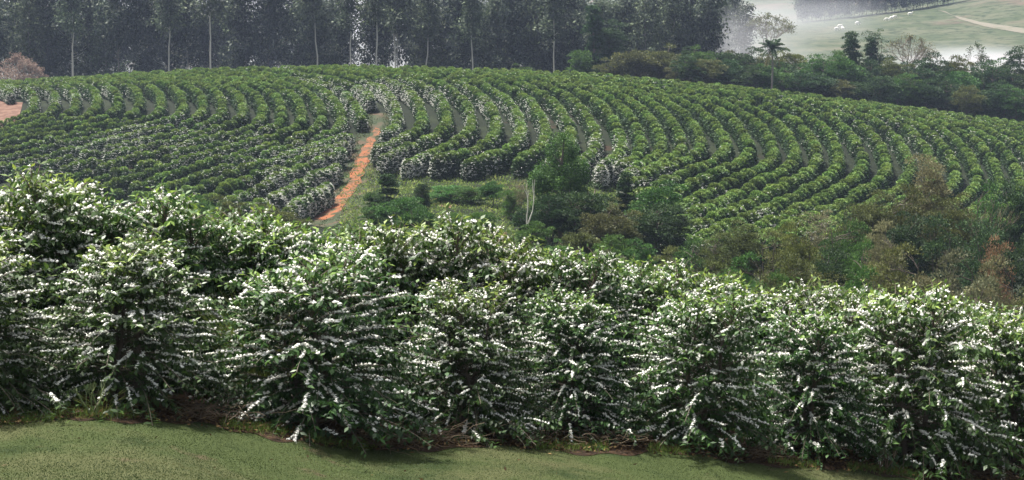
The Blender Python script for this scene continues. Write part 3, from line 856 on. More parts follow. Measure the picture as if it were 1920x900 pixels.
WN = {'round': .46, 'bushy': .52, 'sparse': .46, 'cone': .22}
for k_, v_ in TV.items():
    for a_, b_ in v_:
        Vc = np.concatenate(b_.V); sz_ = (ASPK[k_][v_.index((a_, b_))] if k_ in ASPK else 1) / np.percentile(Vc[:, 2], 99.3)
        sx_ = WN[k_] / np.percentile(np.hypot(Vc[:, 0], Vc[:, 1]), 95) if k_ in WN else 1
        for g_ in (a_, b_): g_.V = [q * np.array([sx_, sx_, sz_]) for q in g_.V]
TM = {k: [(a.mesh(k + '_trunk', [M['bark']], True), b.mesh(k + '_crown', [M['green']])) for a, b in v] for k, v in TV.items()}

def put_tree(name, kind, px, D, topy, hw_px, col, label, cat='tree', group=None, bark='bark', vi=None, rz=None, wratio=None, sink=0, basey=None):
    x, y, z = at(px, D)
    z -= sink
    H = float(zat(px, topy, D)) - z
    if H < .5: print('small tree', px, topy, H); H = .5
    wn = {'round': .46, 'bushy': .52, 'sparse': .46, 'cone': .22, 'euc': .15, 'euc_open': .15, 'euc_bare': .15}[kind]
    sw = (hw_px * D / F) / wn if hw_px else H
    vs = TM[kind]; ks = ASPK[kind]; want = H / sw
    best = min(ks, key=lambda q: abs(math.log(q / want))); cand = [i for i, q in enumerate(ks) if q == best]
    vi = cand[int(rng.integers(len(cand)))]; tm, cm = vs[vi]
    root = obj(name, None, loc=(x, y, z), rotz=rng.uniform(0, 6.28) if rz is None else rz, scale=(sw, sw, H / best))
    tag(root, label, cat, group)
    for nm, me, mt in (('trunk', tm, M[bark]), ('crown', cm, M[col])):
        c = obj(nm, me, root)
        c.material_slots[0].link = 'OBJECT'; c.material_slots[0].material = mt
    return root

CW = {'dark': 'dark green', 'green': 'mid green', 'bright': 'bright green', 'olive': 'olive', 'yellow': 'yellow green', 'tan': 'tan dry', 'brown': 'brown leaved', 'orange': 'rust orange', 'grey': 'grey green'}
# thicket in the hollow, right: (px, top y, D, half width px, colour, kind, label)
TH = [
 (1740, 298, 158, 46, 'tan', 'round', 'round tan brown topped tree standing against the coffee rows'),
 (1695, 352, 152, 50, 'olive', 'bushy', 'olive tree just left below the tan brown topped tree'),
 (1642, 362, 150, 42, 'olive', 'round', 'olive tree at the edge of the white flowering row ends'),
 (1600, 388, 146, 44, 'olive', 'bushy', 'dull olive green bush at the left end of the upper thicket'),
 (1545, 396, 150, 34, 'tan', 'sparse', 'bare tan twiggy shrub left of the upper thicket'),
 (1762, 372, 148, 40, 'olive', 'round', 'olive leaved tree under the tan brown topped tree'),
 (1852, 348, 156, 46, 'green', 'bushy', 'green tree reaching up to the rows near the right edge'),
 (1905, 345, 150, 48, 'dark', 'round', 'dark green tree cut by the right edge, upper thicket'),
 (1812, 370, 146, 42, 'olive', 'round', 'dull olive tree between two green trees'),
 (1780, 412, 138, 66, 'dark', 'bushy', 'wide dark green tree in the middle of the thicket'),
 (1700, 402, 140, 46, 'dark', 'round', 'dark green tree behind the pale dry one'),
 (1672, 424, 128, 46, 'tan', 'bushy', 'pale dry tree in the middle of the thicket'),
 (1852, 420, 132, 52, 'dark', 'round', 'blackish green tree above the rust orange one'),
 (1882, 447, 112, 34, 'orange', 'sparse', 'rust orange leaved tree near the right edge'),
 (1512, 424, 128, 46, 'yellow', 'bushy', 'yellow green bush at the left of the thicket'),
 (1452, 436, 132, 44, 'olive', 'bushy', 'olive bush below the coffee rows, left of the yellow green one'),
 (1398, 418, 136, 40, 'olive', 'round', 'dull olive green tree where the thicket meets the coffee rows'),
 (1345, 442, 134, 42, 'olive', 'bushy', 'olive bush at the left tip of the thicket'),
 (1582, 418, 134, 48, 'green', 'bushy', 'mid green bush between yellow green and tan ones'),
 (1622, 456, 112, 38, 'bright', 'bushy', 'bright green bush in the middle of the lower thicket'),
 (1300, 452, 128, 40, 'green', 'bushy', 'green bush beside the low white flowering row end'),
 (1705, 468, 106, 66, 'olive', 'bushy', 'wide olive grey shrub below the pale dry tree'),
 (1812, 478, 104, 60, 'grey', 'bushy', 'grey green shrub below the dark trees'),
 (1890, 492, 98, 60, 'tan', 'bushy', 'pale tan shrub below the rust orange tree'),
 (1560, 470, 112, 44, 'dark', 'round', 'shadowy dark tree left of the bright green bush'),
 (1492, 478, 108, 52, 'olive', 'bushy', 'olive shrub below the yellow green bush'),
 (1412, 482, 108, 50, 'green', 'bushy', 'mid green shrub left of the olive shrub, low thicket'),
 (1345, 492, 104, 44, 'olive', 'bushy', 'olive shrub low at the left tip of the thicket'),
 (1640, 512, 92, 50, 'green', 'bushy', 'mid green bushy shrub just over the second row blossom'),
 (1742, 522, 88, 56, 'tan', 'bushy', 'pale tan shrub just over the second row blossom'),
 (1842, 530, 86, 56, 'grey', 'bushy', 'grey green shrub over the blossom near the right edge'),
 (1925, 545, 84, 50, 'olive', 'bushy', 'olive shrub over the blossom at the right edge'),
 (1545, 512, 94, 44, 'olive', 'sparse', 'thin olive shrub over the second row blossom'),
 (1470, 515, 94, 40, 'green', 'bushy', 'green shrub over the second row blossom'),
 (1960, 420, 130, 60, 'dark', 'bushy', 'dark tree mostly past the right edge'),
 (1990, 350, 150, 60, 'green', 'bushy', 'green tree past the right edge'),
 # centre
 (1235, 342, 158, 48, 'green', 'round', 'leafy green tree with vine hung sides right of the clearing'),
 (1222, 385, 152, 52, 'dark', 'bushy', 'dark green undergrowth tree beneath the leafy green tree'),
 (1265, 400, 154, 36, 'dark', 'round', 'small dark tree tucked under the leafy green tree, right side'),
 (1176, 325, 168, 22, 'dark', 'cone', 'slim dark cone shaped tree beside the coffee row end'),
 (1168, 398, 148, 40, 'olive', 'bushy', 'olive shrub below the dry tan grass'),
 (1095, 438, 138, 42, 'olive', 'bushy', 'low olive shrub below the big vine covered tree'),
 (1155, 442, 134, 42, 'green', 'bushy', 'low green shrub below the dry tan grass'),
 (1218, 452, 130, 40, 'green', 'bushy', 'low green shrub below the leafy green tree'),
 (1265, 470, 118, 40, 'olive', 'bushy', 'low olive shrub over the second row, centre right'),
 (1150, 470, 118, 36, 'grey', 'bushy', 'low grey green shrub over the second row, centre right'),
 (1045, 455, 128, 34, 'green', 'bushy', 'low green shrub at the foot of the big vine covered tree'),
 (985, 392, 152, 34, 'dark', 'bushy', 'dark green shrub around the pale slender tree'),
 (978, 338, 164, 16, 'tan', 'sparse', 'tan dead topped shrub between the slender tree and the vines'),
 (1000, 418, 142, 36, 'green', 'bushy', 'mid green shrub left of the foot of the big vine covered tree'),
 (900, 400, 156, 30, 'green', 'bushy', 'lone green shrub in the rough grass of the clearing'),
 (845, 402, 150, 34, 'bright', 'bushy', 'bright green shrub low in the clearing'),
 (700, 358, 176, 22, 'green', 'bushy', 'green shrub between the dark vine wrapped tree and the track'),
 (960, 352, 170, 26, 'bright', 'bushy', 'bright green shrub between the clearing hedge and the slender bare tree'),
 (1140, 372, 160, 26, 'olive', 'bushy', 'olive shrub among the dry tan grass'),
 # clearing, left side
 (722, 328, 172, 24, 'dark', 'cone', 'dark vine wrapped tree beside the orange track'),
 (790, 343, 170, 18, 'dark', 'round', 'small dark mushroom shaped tree in the clearing'),
 (750, 372, 162, 46, 'green', 'bushy', 'green bush mass right of the track'),
 (696, 384, 164, 28, 'green', 'bushy', 'green bush at the foot of the track'),
 (838, 350, 182, 38, 'bright', 'bushy', 'bright green low shrub along the clearing top'),
 (880, 352, 180, 30, 'green', 'bushy', 'mid green low shrub along the clearing top'),
 (925, 342, 178, 26, 'green', 'round', 'rounded green shrub at the right end of the clearing hedge'),
 (780, 392, 152, 42, 'green', 'bushy', 'green bush behind the second row crown, clearing side'),
 (560, 402, 140, 30, 'olive', 'bushy', 'olive bush left of the foot of the orange track, near the fresh green crown'),
 (480, 385, 138, 34, 'olive', 'bushy', 'olive bush between two others under the left coffee block'),
 (350, 366, 136, 40, 'green', 'bushy', 'green bush below the left coffee block'),
 (430, 372, 140, 40, 'olive', 'bushy', 'olive bush behind the fresh green coffee crown, left'),
 (530, 392, 140, 36, 'olive', 'bushy', 'olive bush left of the foot of the track'),
]
for px, ty, D, hw, col, kind, lab in TH:
    nm = 'shrub' if (kind == 'bushy' or 'shrub' in lab or 'bush' in lab) else 'tree'
    put_tree(nm, kind, px, D, ty, hw, col, lab, 'shrub' if nm == 'shrub' else 'tree', 'trees and shrubs in the hollow')

# big vine covered tree
def vine_tree():
    px, D = 1052, 156
    x, y, z = at(px, D)
    H = float(zat(px, 246, D)) - z
    root = obj('vine_covered_tree', None, loc=(x, y, z)); tag(root, 'big tree draped in green vines standing in the clearing', 'tree')
    r = np.random.default_rng(5)
    gt = G(); tube(gt, limb_path(np.array([0, 0, -.3]), np.array([.3, 0, H * .92]), r, 9, 0, .02), np.linspace(.28, .08, 9), 8)
    for k in range(14):
        a = r.uniform(0, 6.28); h0 = H * r.uniform(.25, .8)
        tube(gt, limb_path(np.array([.1, 0, h0]), np.array([1.9 * math.cos(a), 1.9 * math.sin(a), min(h0 + r.uniform(.3, 1.4), H * .93)]), r), np.linspace(.09, .02, 6), 5)
    obj('trunk', gt.mesh('vine_tree_trunk', [M['bark']], True), root)
    def mass(lobes, n, leaf):
        g = G()
        for (cx, cy, cz, rx, rz_) in lobes:
            for k in range(int(n * rx * rz_)):
                d = rdir(1, r)[0]; p = np.array([cx, cy, cz]) + d * np.array([rx, rx, rz_]) * r.uniform(.7, 1)
                m = 46; q = p + r.normal(0, .22, (m, 3)); q[:, 2] -= np.abs(r.normal(0, .22, m))
                dd = nrm(d + r.normal(0, .5, (m, 3)) + np.array([0, 0, -.5])); L = leaf * r.uniform(.7, 1.3, m)
                cards(g, q, dd, L, L * .6, np.clip(r.uniform(0, .7, m) + .3 * (d[2] > .4) * r.random(m), 0, 1))
        return g
    cr = [(.1, 0, H * .86, 1.5, 1.3), (-1.0, .2, H * .60, 1.7, 1.4), (1.3, 0, H * .64, 1.5, 1.5), (.1, -.4, H * .45, 2.5, 2.0), (1.3, 0, H * .3, 2.2, 1.8), (-1.8, 0, H * .56, 1.4, 1.0), (-1.0, 0, H * .25, 2.0, 1.6)]
    obj('crown', mass(cr, 26, .20).mesh('vine_tree_crown', [M['green']]), root)
    vn = [(.3, -.4, H * .56, 2.05, .8), (-1.3, -.3, H * .60, 1.0, .8), (-.2, -.3, H * .95, 1.1, .35)]
    o = obj('vine', mass(vn, 16, .20).mesh('vine_leaves', [M['bright']]), root); o['label'] = 'brighter green vine drapes'
    # dark skirt shrubs
vine_tree()
put_tree('shrub', 'bushy', 1090, 150, 352, 62, 'dark', 'dark wide skirt of undergrowth right of the vine covered trunk', 'shrub', 'trees and shrubs in the hollow')
put_tree('shrub', 'bushy', 1032, 150, 368, 40, 'dark', 'dark undergrowth at the foot of the vine covered tree', 'shrub', 'trees and shrubs in the hollow')
put_tree('shrub', 'bushy', 1125, 144, 392, 44, 'brown', 'brownish dark undergrowth below the dry tan grass', 'shrub', 'trees and shrubs in the hollow')

# branching generator for bare / thin trees
def bare_tree(seed, H, spread, levels=5, r0=.12, fork0=.3, up=.35, leafn=0, leaf=.3, droop=0, split=3):
    r = np.random.default_rng(seed); g, gl = G(), G(); tips = []
    def grow(p, d, L, rad, lv):
        P = [p]; dd = d.copy()
        for k in range(4):
            dd = nrm(dd + r.normal(0, .10, 3) + np.array([0, 0, up * .12 - droop * .1])); P.append(P[-1] + dd * L / 4)
        tube(g, np.array(P), np.linspace(rad, rad * .62, 5), 6 if lv < 2 else 4 if lv < 4 else 3)
        if lv >= levels: tips.append(P[-1]); return
        for k in range(split if r.random() < .7 else 2):
            nd = nrm(dd + nrm(r.normal(0, 1, 3) * np.array([1, 1, .45])) * spread + np.array([0, 0, up * .3]))
            grow(P[-1], nd, L * r.uniform(.62, .85), rad * .58, lv + 1)
    grow(np.array([0, 0, -.2]), np.array([0, 0, 1.0]), H * fork0, r0, 0)
    V = np.concatenate(g.V)
    k = H / V[:, 2].max()
    g.V = [v * k for v in g.V]; tips = np.array(tips) * k
    if leafn:
        c = np.repeat(tips, leafn, 0) + r.normal(0, leaf * 1.1, (len(tips) * leafn, 3)) * np.array([1, 1, .5])
        n = len(c); L = leaf * r.uniform(.6, 1.3, n)
        cards(gl, c, rdir(n, r), L, L * .6, r.random(n))
    return g, gl
def dome_tree(seed, H, rx, cz, n1=7, n2=4, n3=4, r0=.2, fork=.3, leafn=0, leaf=.3, flat=.25):
    """limbs fan out from a fork to twig tips spread over a dome; cz: crown depth as a share of H"""
    r = np.random.default_rng(seed); g, gl = G(), G()
    f0 = np.array([0, 0, H * fork]); tube(g, limb_path(np.array([0, 0, -.2]), f0, r, 5, 0, .03), np.linspace(r0, r0 * .7, 5), 8)
    zb = H * (1 - cz); tips = []
    for i in range(n1):
        a1 = i * 6.283 / n1 + r.normal(0, .2); e1 = r.uniform(.15, .95)
        for j in range(n2):
            a2 = a1 + r.uniform(-.5, .5); e2 = np.clip(e1 + r.uniform(-.3, .3), 0.02, 1)
            if j == 0:
                m1 = f0 + (np.array([rx * .5 * (1 - e1) ** .5 * math.cos(a1), rx * .5 * (1 - e1) ** .5 * math.sin(a1), zb + (H - zb) * .35]) - f0) * .8
                tube(g, limb_path(f0, m1, r, 5, -.05, .05), np.linspace(r0 * .5, r0 * .28, 5), 6)
            c2 = math.sqrt(max(0, 1 - e2 ** 2))
            p2 = np.array([rx * .72 * c2 * math.cos(a2), rx * .72 * c2 * math.sin(a2), zb + (H - zb) * (flat + (1 - flat) * e2) * .72])
            tube(g, limb_path(m1, p2, r, 5, -.05, .06), np.linspace(r0 * .26, r0 * .13, 5), 4)
            for k in range(n3):
                a3 = a2 + r.uniform(-.38, .38); e3 = np.clip(e2 + r.uniform(-.3, .3), 0, 1); c3 = math.sqrt(max(0, 1 - e3 ** 2)) * r.uniform(.85, 1.05)
                p3 = np.array([rx * c3 * math.cos(a3), rx * c3 * math.sin(a3), zb + (H - zb) * (flat + (1 - flat) * e3)])
                tube(g, limb_path(p2, p3, r, 5, .03, .08), np.linspace(r0 * .16, r0 * .08, 5), 3); tips.append(p3)
                for q in range(3):
                    e = p3 + r.normal(0, .07 * rx, 3); tube(g, np.array([p2 + (p3 - p2) * .6, (p3 + e) / 2, e]), [r0 * .09, r0 * .08, r0 * .05], 3); tips.append(e)
    tips = np.array(tips)
    if leafn:
        c = np.repeat(tips, leafn, 0) + r.normal(0, leaf * .9, (len(tips) * leafn, 3)) * np.array([1, 1, .6])
        n = len(c); L = leaf * r.uniform(.6, 1.3, n); cards(gl, c, rdir(n, r), L, L * .6, r.random(n))
    return g, gl
def put_dome(name, px, D, topy, label, hw, cz, bark, col=None, **kw):
    x, y, z = at(px, D); H = float(zat(px, topy, D)) - z
    g, gl = dome_tree(H=H, rx=hw * D / F, cz=cz, **kw)
    root = obj(name, None, loc=(x, y, z)); tag(root, label, 'tree')
    obj('trunk', g.mesh(name + '_trunk', [M[bark]], True), root)
    if gl.V: obj('crown', gl.mesh(name + '_crown', [M[col]]), root)
def put_bare(name, px, D, topy, label, col=None, bark='bark_mid', group=None, cat='tree', **kw):
    x, y, z = at(px, D); H = float(zat(px, topy, D)) - z
    g, gl = bare_tree(H=H, leafn=kw.pop('leafn', 0), **kw)
    root = obj(name, None, loc=(x, y, z)); tag(root, label, cat, group)
    obj('trunk', g.mesh(name + '_trunk', [M[bark]], True), root)
    if gl.V: obj('crown', gl.mesh(name + '_crown', [M[col]]), root)
    return H
put_bare('bare_tree', 982, 146, 334, 'pale slender leafless tree with upright forks in the clearing', bark='bark_pale', seed=3, spread=.26, levels=3, r0=.13, fork0=.36, up=1.0, split=2)
put_dome('umbrella_tree', 1703, 345, 70, 'leafless umbrella shaped tree against the mist', 52, .34, 'bark', 'brown', seed=8, r0=.24, fork=.58, leafn=5, leaf=.20, n1=9, n2=4, flat=.4)
put_dome('small_dark_tree', 1827, 345, 84, 'small round dark leaved tree against the mist', 27, .34, 'bark', 'dark', seed=12, r0=.15, fork=.6, leafn=6, leaf=.26, n1=6, n2=3, flat=0)
put_dome('spreading_tree', 1438, 425, 30, 'wide flat crowned grey tree fading in the mist', 46, .36, 'bark', 'olive', seed=21, r0=.28, fork=.5, leafn=7, leaf=.32, n1=8, n2=4, flat=.4)
for px, D, ty, lab, sd_ in ((1560, 152, 398, 'leafless forked shrub with grey twigs left of the dull brown bush', 31), (1790, 150, 372, 'leafless grey forked tree in the upper thicket', 32), (1842, 146, 362, 'leafless tree with dark crooked twigs near the right edge', 33)):
    put_bare('bare_shrub', px, D, ty, lab, seed=sd_, spread=.45, levels=4, r0=.05, fork0=.2, up=.5, split=3, bark='twig', group='trees and shrubs in the hollow')

put_dome('pink_leafless_tree', 34, 348, 108, 'round pinkish brown leafless tree at the upper left field edge', 56, .95, 'bark_mid', 'pink', seed=44, r0=.2, fork=.12, leafn=9, leaf=.32, n1=9, n2=5, n3=4, flat=0)

# palm
def palm():
    px, D = 1446, 304
    x, y, z = at(px, D); H = float(zat(px, 90, D)) - z
    r = np.random.default_rng(9)
    root = obj('palm_tree', None, loc=(x, y, z)); tag(root, 'single palm tree rising over the right field edge', 'palm tree')
    gt = G(); P = np.array([[0, 0, -.3], [.05, 0, H * .3], [.12, 0, H * .6], [.05, 0, H * .85], [0, 0, H]]); tube(gt, catmull(P, 5), np.interp(np.linspace(0, 1, 21), [0, .1, 1], [.26, .19, .15]), 9)
    obj('trunk', gt.mesh('palm_trunk', [M['bark_mid']], True), root)
    gc, gd = G(), G()
    for k in range(24):
        dead = k >= 20
        a = k * 2.4 + r.normal(0, .1); el = R(r.uniform(-5, 75)) if not dead else R(-50)
        Ln = r.uniform(3.0, 3.7) * (1 if not dead else .75)
        t = np.linspace(0, 1, 16)[:, None]; h = np.array([math.cos(a), math.sin(a), 0])
        P = np.array([0, 0, H]) + h * Ln * math.cos(el) * t + np.array([0, 0, 1]) * (math.sin(el) * Ln * t - 1.5 * t ** 2)
        g = gd if dead else gc
        tube(g, P, np.linspace(.05, .015, 16), 3)
        T = nrm(np.gradient(P, axis=0)); S = nrm(np.cross(T, [0, 0, 1.0]))
        for sg in (-1, 1):
            for rep in range(2):
                dd = T * .5 + S * sg + np.array([0, 0, -.55]) + r.normal(0, .15, (16, 3))
                cards(g, P + T * rep * .08, dd, .75 * np.sin(np.linspace(.4, 2.9, 16)) + .15, .12, r.random(16) * .7)
    obj('crown', gc.mesh('palm_crown', [M['dark']]), root)
    o = obj('dead_frond', gd.mesh('palm_dead_fronds', [M['tan']]), root); o['label'] = 'dry brown hanging fronds'
palm()

# wood along the right field edge
GA = [
 (1190, 98, 20, 46, 'olive', 'round', 'olive round tree left of centre in the field edge wood'), (1232, 88, 22, 46, 'olive', 'bushy', 'large olive tree beside the misty eucalyptus'),
 (1296, 92, 18, 26, 'dark', 'round', 'dark round tree just right of the large olive tree'), (1340, 104, 24, 34, 'dark', 'round', 'dark tree between the round one and the palm'),
 (1382, 98, 26, 34, 'olive', 'round', 'olive tree left of the palm'), (1415, 104, 24, 28, 'olive', 'bushy', 'olive tree just left of the palm trunk'),
 (1488, 94, 30, 34, 'yellow', 'round', 'yellow green tree right of the palm'), (1528, 108, 24, 30, 'green', 'round', 'green tree right of the yellow green one'),
 (1560, 98, 26, 30, 'green', 'bushy', 'green tree left of the first leafy column'), (1640, 118, 22, 36, 'dark', 'bushy', 'dark tree below the two leafy columns'),
 (1745, 118, 26, 34, 'green', 'round', 'green tree under the umbrella shaped tree'), (1790, 108, 28, 36, 'olive', 'round', 'olive yellowish tree between the two leafless crowns'),
 (1832, 122, 24, 36, 'dark', 'bushy', 'dark tree under the small round tree'), (1872, 112, 26, 30, 'green', 'round', 'green tree left of the corner tree'),
 (1908, 90, 24, 34, 'dark', 'round', 'dark green corner tree at the right picture edge'), (1690, 124, 24, 36, 'dark', 'bushy', 'dark tree left under the umbrella shaped tree'),
 (1270, 118, 12, 26, 'brown', 'bushy', 'small brown bush in front of the dark round tree'), (1150, 112, 22, 34, 'olive', 'bushy', 'olive tree at the foot of the tall layered tree'),
 (980, 122, 26, 26, 'green', 'bushy', 'small green bush against the forest foot, centre'), (1100, 96, 30, 30, 'green', 'round', 'light green tree beside the tall layered tree'),
 (1970, 110, 24, 50, 'green', 'round', 'green tree past the right edge of the wood'),
]
for px, ty, dd, hw, col, kind, lab in GA:
    put_tree('tree', kind, px, 300 + float(Doff(px)) + dd, ty, hw, col, lab, 'tree', 'trees of the wood behind the coffee field')
lay = ['dark', 'green', 'dark', 'olive', 'dark', 'green', 'dark']
for ln_, (dd0, h0, h1, stp, word) in enumerate(((8, 34, 54, 34, 'front'), (17, 62, 90, 36, 'second'))):
    for k, px in enumerate(range(1300 + 17 * ln_, 1990, stp)):
        put_tree('tree', ['bushy', 'round', 'bushy'][k % 3], px + rng.uniform(-8, 8), 300 + float(Doff(px)) + dd0 + rng.uniform(-2, 3), float(skyy(px)) - rng.uniform(h0, h1) - (16 if px > 1640 else 0) + (30 * ln_ if abs(px - 1450) < 48 else 0), 32 + 6 * ln_, lay[(k * 3 + ln_) % 7],
                 f'low dark tree, {ordw(k + 1)} from the left in the {word} line of the wood', 'tree', f'low trees in the {word} line of the wood')
for px_, ty_, lb_ in ((1585, 98, 'green tree around the foot of the left leafy column'), (1618, 102, 'dark tree between the feet of the two leafy columns'), (1660, 108, 'dark tree at the foot of the right leafy column')):
    put_tree('tree', 'bushy', px_, 332, ty_, 34, 'dark' if 'dark' in lb_ else 'green', lb_, 'tree', 'trees of the wood behind the coffee field')
# columns: vine covered stems
put_tree('vine_covered_tree', 'cone', 1596, 325, 62, 17, 'dark', 'left one of two leafy column trees beside the pasture', 'tree')
put_tree('vine_covered_tree', 'cone', 1630, 328, 72, 14, 'dark', 'right one of two leafy column trees, with a flag shaped top', 'tree')
put_tree('tree', 'sparse', 1640, 329, 56, 22, 'dark', 'thin tree crown leaning right over the right leafy column', 'tree')
put_tree('vine_covered_tree', 'cone', 1112, 330, 14, 26, 'dark', 'tall dark layered tree in front of the eucalyptus forest', 'tree', wratio=1)
put_tree('tree', 'round', 1140, 332, 40, 34, 'dark', 'dark crowned tree leaning on the tall layered tree', 'tree')

# eucalyptus forest
EG = 'eucalyptus trees of the forest behind the hill'
for row, (D0, n0) in enumerate(((368, 46), (384, 37), (402, 27))):
    for k in range(n0):
        px = -60 + 1400 * (k + rng.uniform(.1, .9)) / n0
        gap = (640 < px < 770) or (330 < px < 400) or (20 < px < 60)
        if gap and rng.random() < (.05 if row == 0 else .30): continue
        x, y, z = at(px, D0)
        Ht = rng.uniform(21, 31)
        ty = 0
        D = D0 + rng.uniform(-5, 5)
        root = obj('eucalyptus_tree', None, loc=(float(ray(px, 100)[0] * D), D, z - .2), rotz=rng.uniform(0, 6.28), scale=(Ht * rng.uniform(.85, 1.15), Ht * rng.uniform(.85, 1.15), Ht))
        root['label'] = f"eucalyptus, {ordw(k + 1)} from the left in the {['front', 'second', 'rear'][row]} line of the tall forest"; root['category'] = 'eucalyptus tree'; root['group'] = EG
        op = (gap and rng.random() < .85) or rng.random() < .38
        tm, cm = TM['euc_open' if op else 'euc'][int(rng.integers(4 if op else 7))]
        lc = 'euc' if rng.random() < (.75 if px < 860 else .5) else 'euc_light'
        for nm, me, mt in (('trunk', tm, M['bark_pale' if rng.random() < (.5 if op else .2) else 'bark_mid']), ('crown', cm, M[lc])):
            c = obj(nm, me, root); c.material_slots[0].link = 'OBJECT'; c.material_slots[0].material = mt
for px, D, Ht, lab in ((395, 352, 31, 'eucalyptus with a long bare white trunk above the left coffee block'), (704, 350, 32, 'eucalyptus with the tallest bare white trunk, in the bright gap at the crest'),
                       (660, 352, 27, 'thin white stemmed eucalyptus just left of the tallest white trunk'), (796, 354, 27, 'slender pale stemmed eucalyptus right of the tallest white trunk'), (887, 352, 27, 'eucalyptus with a short pale trunk piece and light green crown'),
                       (140, 356, 28, 'thin pale stemmed eucalyptus at the far left of the forest'), (318, 357, 27, 'slim pale stem just left of the long bare white trunk'),
                       (598, 358, 29, 'slim pale eucalyptus stem left of the bright gap at the crest'), (742, 356, 30, 'slim pale eucalyptus stem at the right side of the bright gap'),
                       (1040, 357, 28, 'pale eucalyptus stem left of the tall layered tree'), (1335, 372, 33, 'tall pale stemmed eucalyptus in the thin mist left of the palm')):
    x, y, z = at(px, D)
    root = obj('eucalyptus_tree', None, loc=(x, y, z), rotz=rng.uniform(0, 6), scale=(Ht, Ht, Ht)); tag(root, lab, 'eucalyptus tree', 'pale trunked eucalyptus trees at the forest edge')
    tm, cm = TM['euc_bare'][int(rng.integers(3))]
    for nm, me, mt in (('trunk', tm, M['bark_pale']), ('crown', cm, M['euc_light'])):
        c = obj(nm, me, root); c.material_slots[0].link = 'OBJECT'; c.material_slots[0].material = mt
# trees standing in the mist right of the forest
for i, px in enumerate((1215, 1245, 1280, 1300, 1318, 1335, 1352, 1370, 1388, 1262, 1330, 1295)):
    D = 430 + (i % 4) * 12; x, y, z = at(px, D); Ht = 26 if i < 9 else 18
    root = obj('eucalyptus_tree', None, loc=(x, y, z), rotz=rng.uniform(0, 6), scale=(Ht, Ht, Ht * rng.uniform(.85, 1.1)))
    tag(root, f'misty eucalyptus, the {ordw(i + 1)} of the loose stand fading out left above the palm', 'eucalyptus tree', 'eucalyptus trees fading into the mist')
    tm, cm = TM['euc' if i % 2 else 'euc_open'][i % 4]
    for nm, me, mt in (('trunk', tm, M['bark_mid']), ('crown', cm, M['euc_light' if i % 3 == 0 else 'euc'])):
        c = obj(nm, me, root); c.material_slots[0].link = 'OBJECT'; c.material_slots[0].material = mt
# far tree line on the pasture ridge
for i in range(34):
    px = 1490 + 300 * (i + rng.uniform(.2, .8)) / 34; D = 790 + rng.uniform(-8, 25)
    gy = I(px, [1480, 1600, 1700, 1800], [44, 32, 20, 4])
    h = ground_hit(px, gy)
    if h is None: continue
    x, y, z = h; Ht = rng.uniform(22, 28)
    root = obj('eucalyptus_tree', None, loc=(x, y, z - .2), rotz=rng.uniform(0, 6), scale=(Ht * .9, Ht * .9, Ht))
    tag(root, f'slim misty eucalyptus, {ordw(i + 1)} from the left in the far line on the pasture ridge', 'eucalyptus tree', 'far eucalyptus line on the pasture ridge')
    tm, cm = TM['euc' if i % 3 else 'euc_open'][i % 4]
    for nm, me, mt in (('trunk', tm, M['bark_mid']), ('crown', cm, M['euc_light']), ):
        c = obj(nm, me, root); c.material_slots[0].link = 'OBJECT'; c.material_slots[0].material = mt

# ------------------------------------------------------------------ cattle
def cow_mesh(seed, graze):
    me = bpy.data.meshes.new('cow_body')
    hz = .55 if graze else 1.55
    V = [(0, 0, 1.12), (-.5, 0, 1.15), (-.85, 0, 1.12), (.5, 0, 1.12), (.8, 0, 1.25), (1.1, 0, 1.0 if graze else 1.45), (1.35, 0, hz + .1), (1.62, 0, hz - .08),
         (.6, .22, .8), (.62, .24, .4), (.62, .24, .02), (.6, -.22, .8), (.52, -.24, .4), (.5, -.24, .02),
         (-.75, .22, .85), (-.85, .24, .45), (-.78, .24, .02), (-.75, -.22, .85), (-.92, -.24, .45), (-.88, -.24, .02), (-1.02, 0, 1.05), (-1.08, 0, .55),
         (1.33, .2, hz + .2), (1.33, -.2, hz + .2), (.55, 0, 1.45)]
    E = [(0, 1), (1, 2), (0, 3), (3, 4), (4, 5), (5, 6), (6, 7), (3, 8), (8, 9), (9, 10), (3, 11), (11, 12), (12, 13), (2, 14), (14, 15), (15, 16), (2, 17), (17, 18), (18, 19), (2, 20), (20, 21), (6, 22), (6, 23), (3, 24)]
    rad = [.40, .38, .30, .38, .27, .17, .15, .10, .15, .075, .06, .15, .075, .06, .17, .08, .06, .17, .08, .06, .05, .03, .05, .05, .16]
    me.from_pydata(V, E, [])
    o = bpy.data.objects.new('cow', me); COL.objects.link(o)
    sk = o.modifiers.new('skin', 'SKIN'); sv = me.skin_vertices[0].data if me.skin_vertices else None
    if sv is None:
        bpy.context.view_layer.objects.active = o
        me.skin_vertices if False else None
    sv = o.data.skin_vertices[0].data
    for i, q in enumerate(rad): sv[i].radius = (q, q)
    sv[0].use_root = True
    ss = o.modifiers.new('sub', 'SUBSURF'); ss.levels = 1; ss.render_levels = 1
    dg = bpy.context.evaluated_depsgraph_get()
    m2 = bpy.data.meshes.new_from_object(o.evaluated_get(dg))
    for p in m2.polygons: p.use_smooth = True
    m2.materials.clear(); m2.materials.append(M['cow'])
    bpy.data.objects.remove(o)
    return m2
CM = [cow_mesh(1, True), cow_mesh(2, False)]
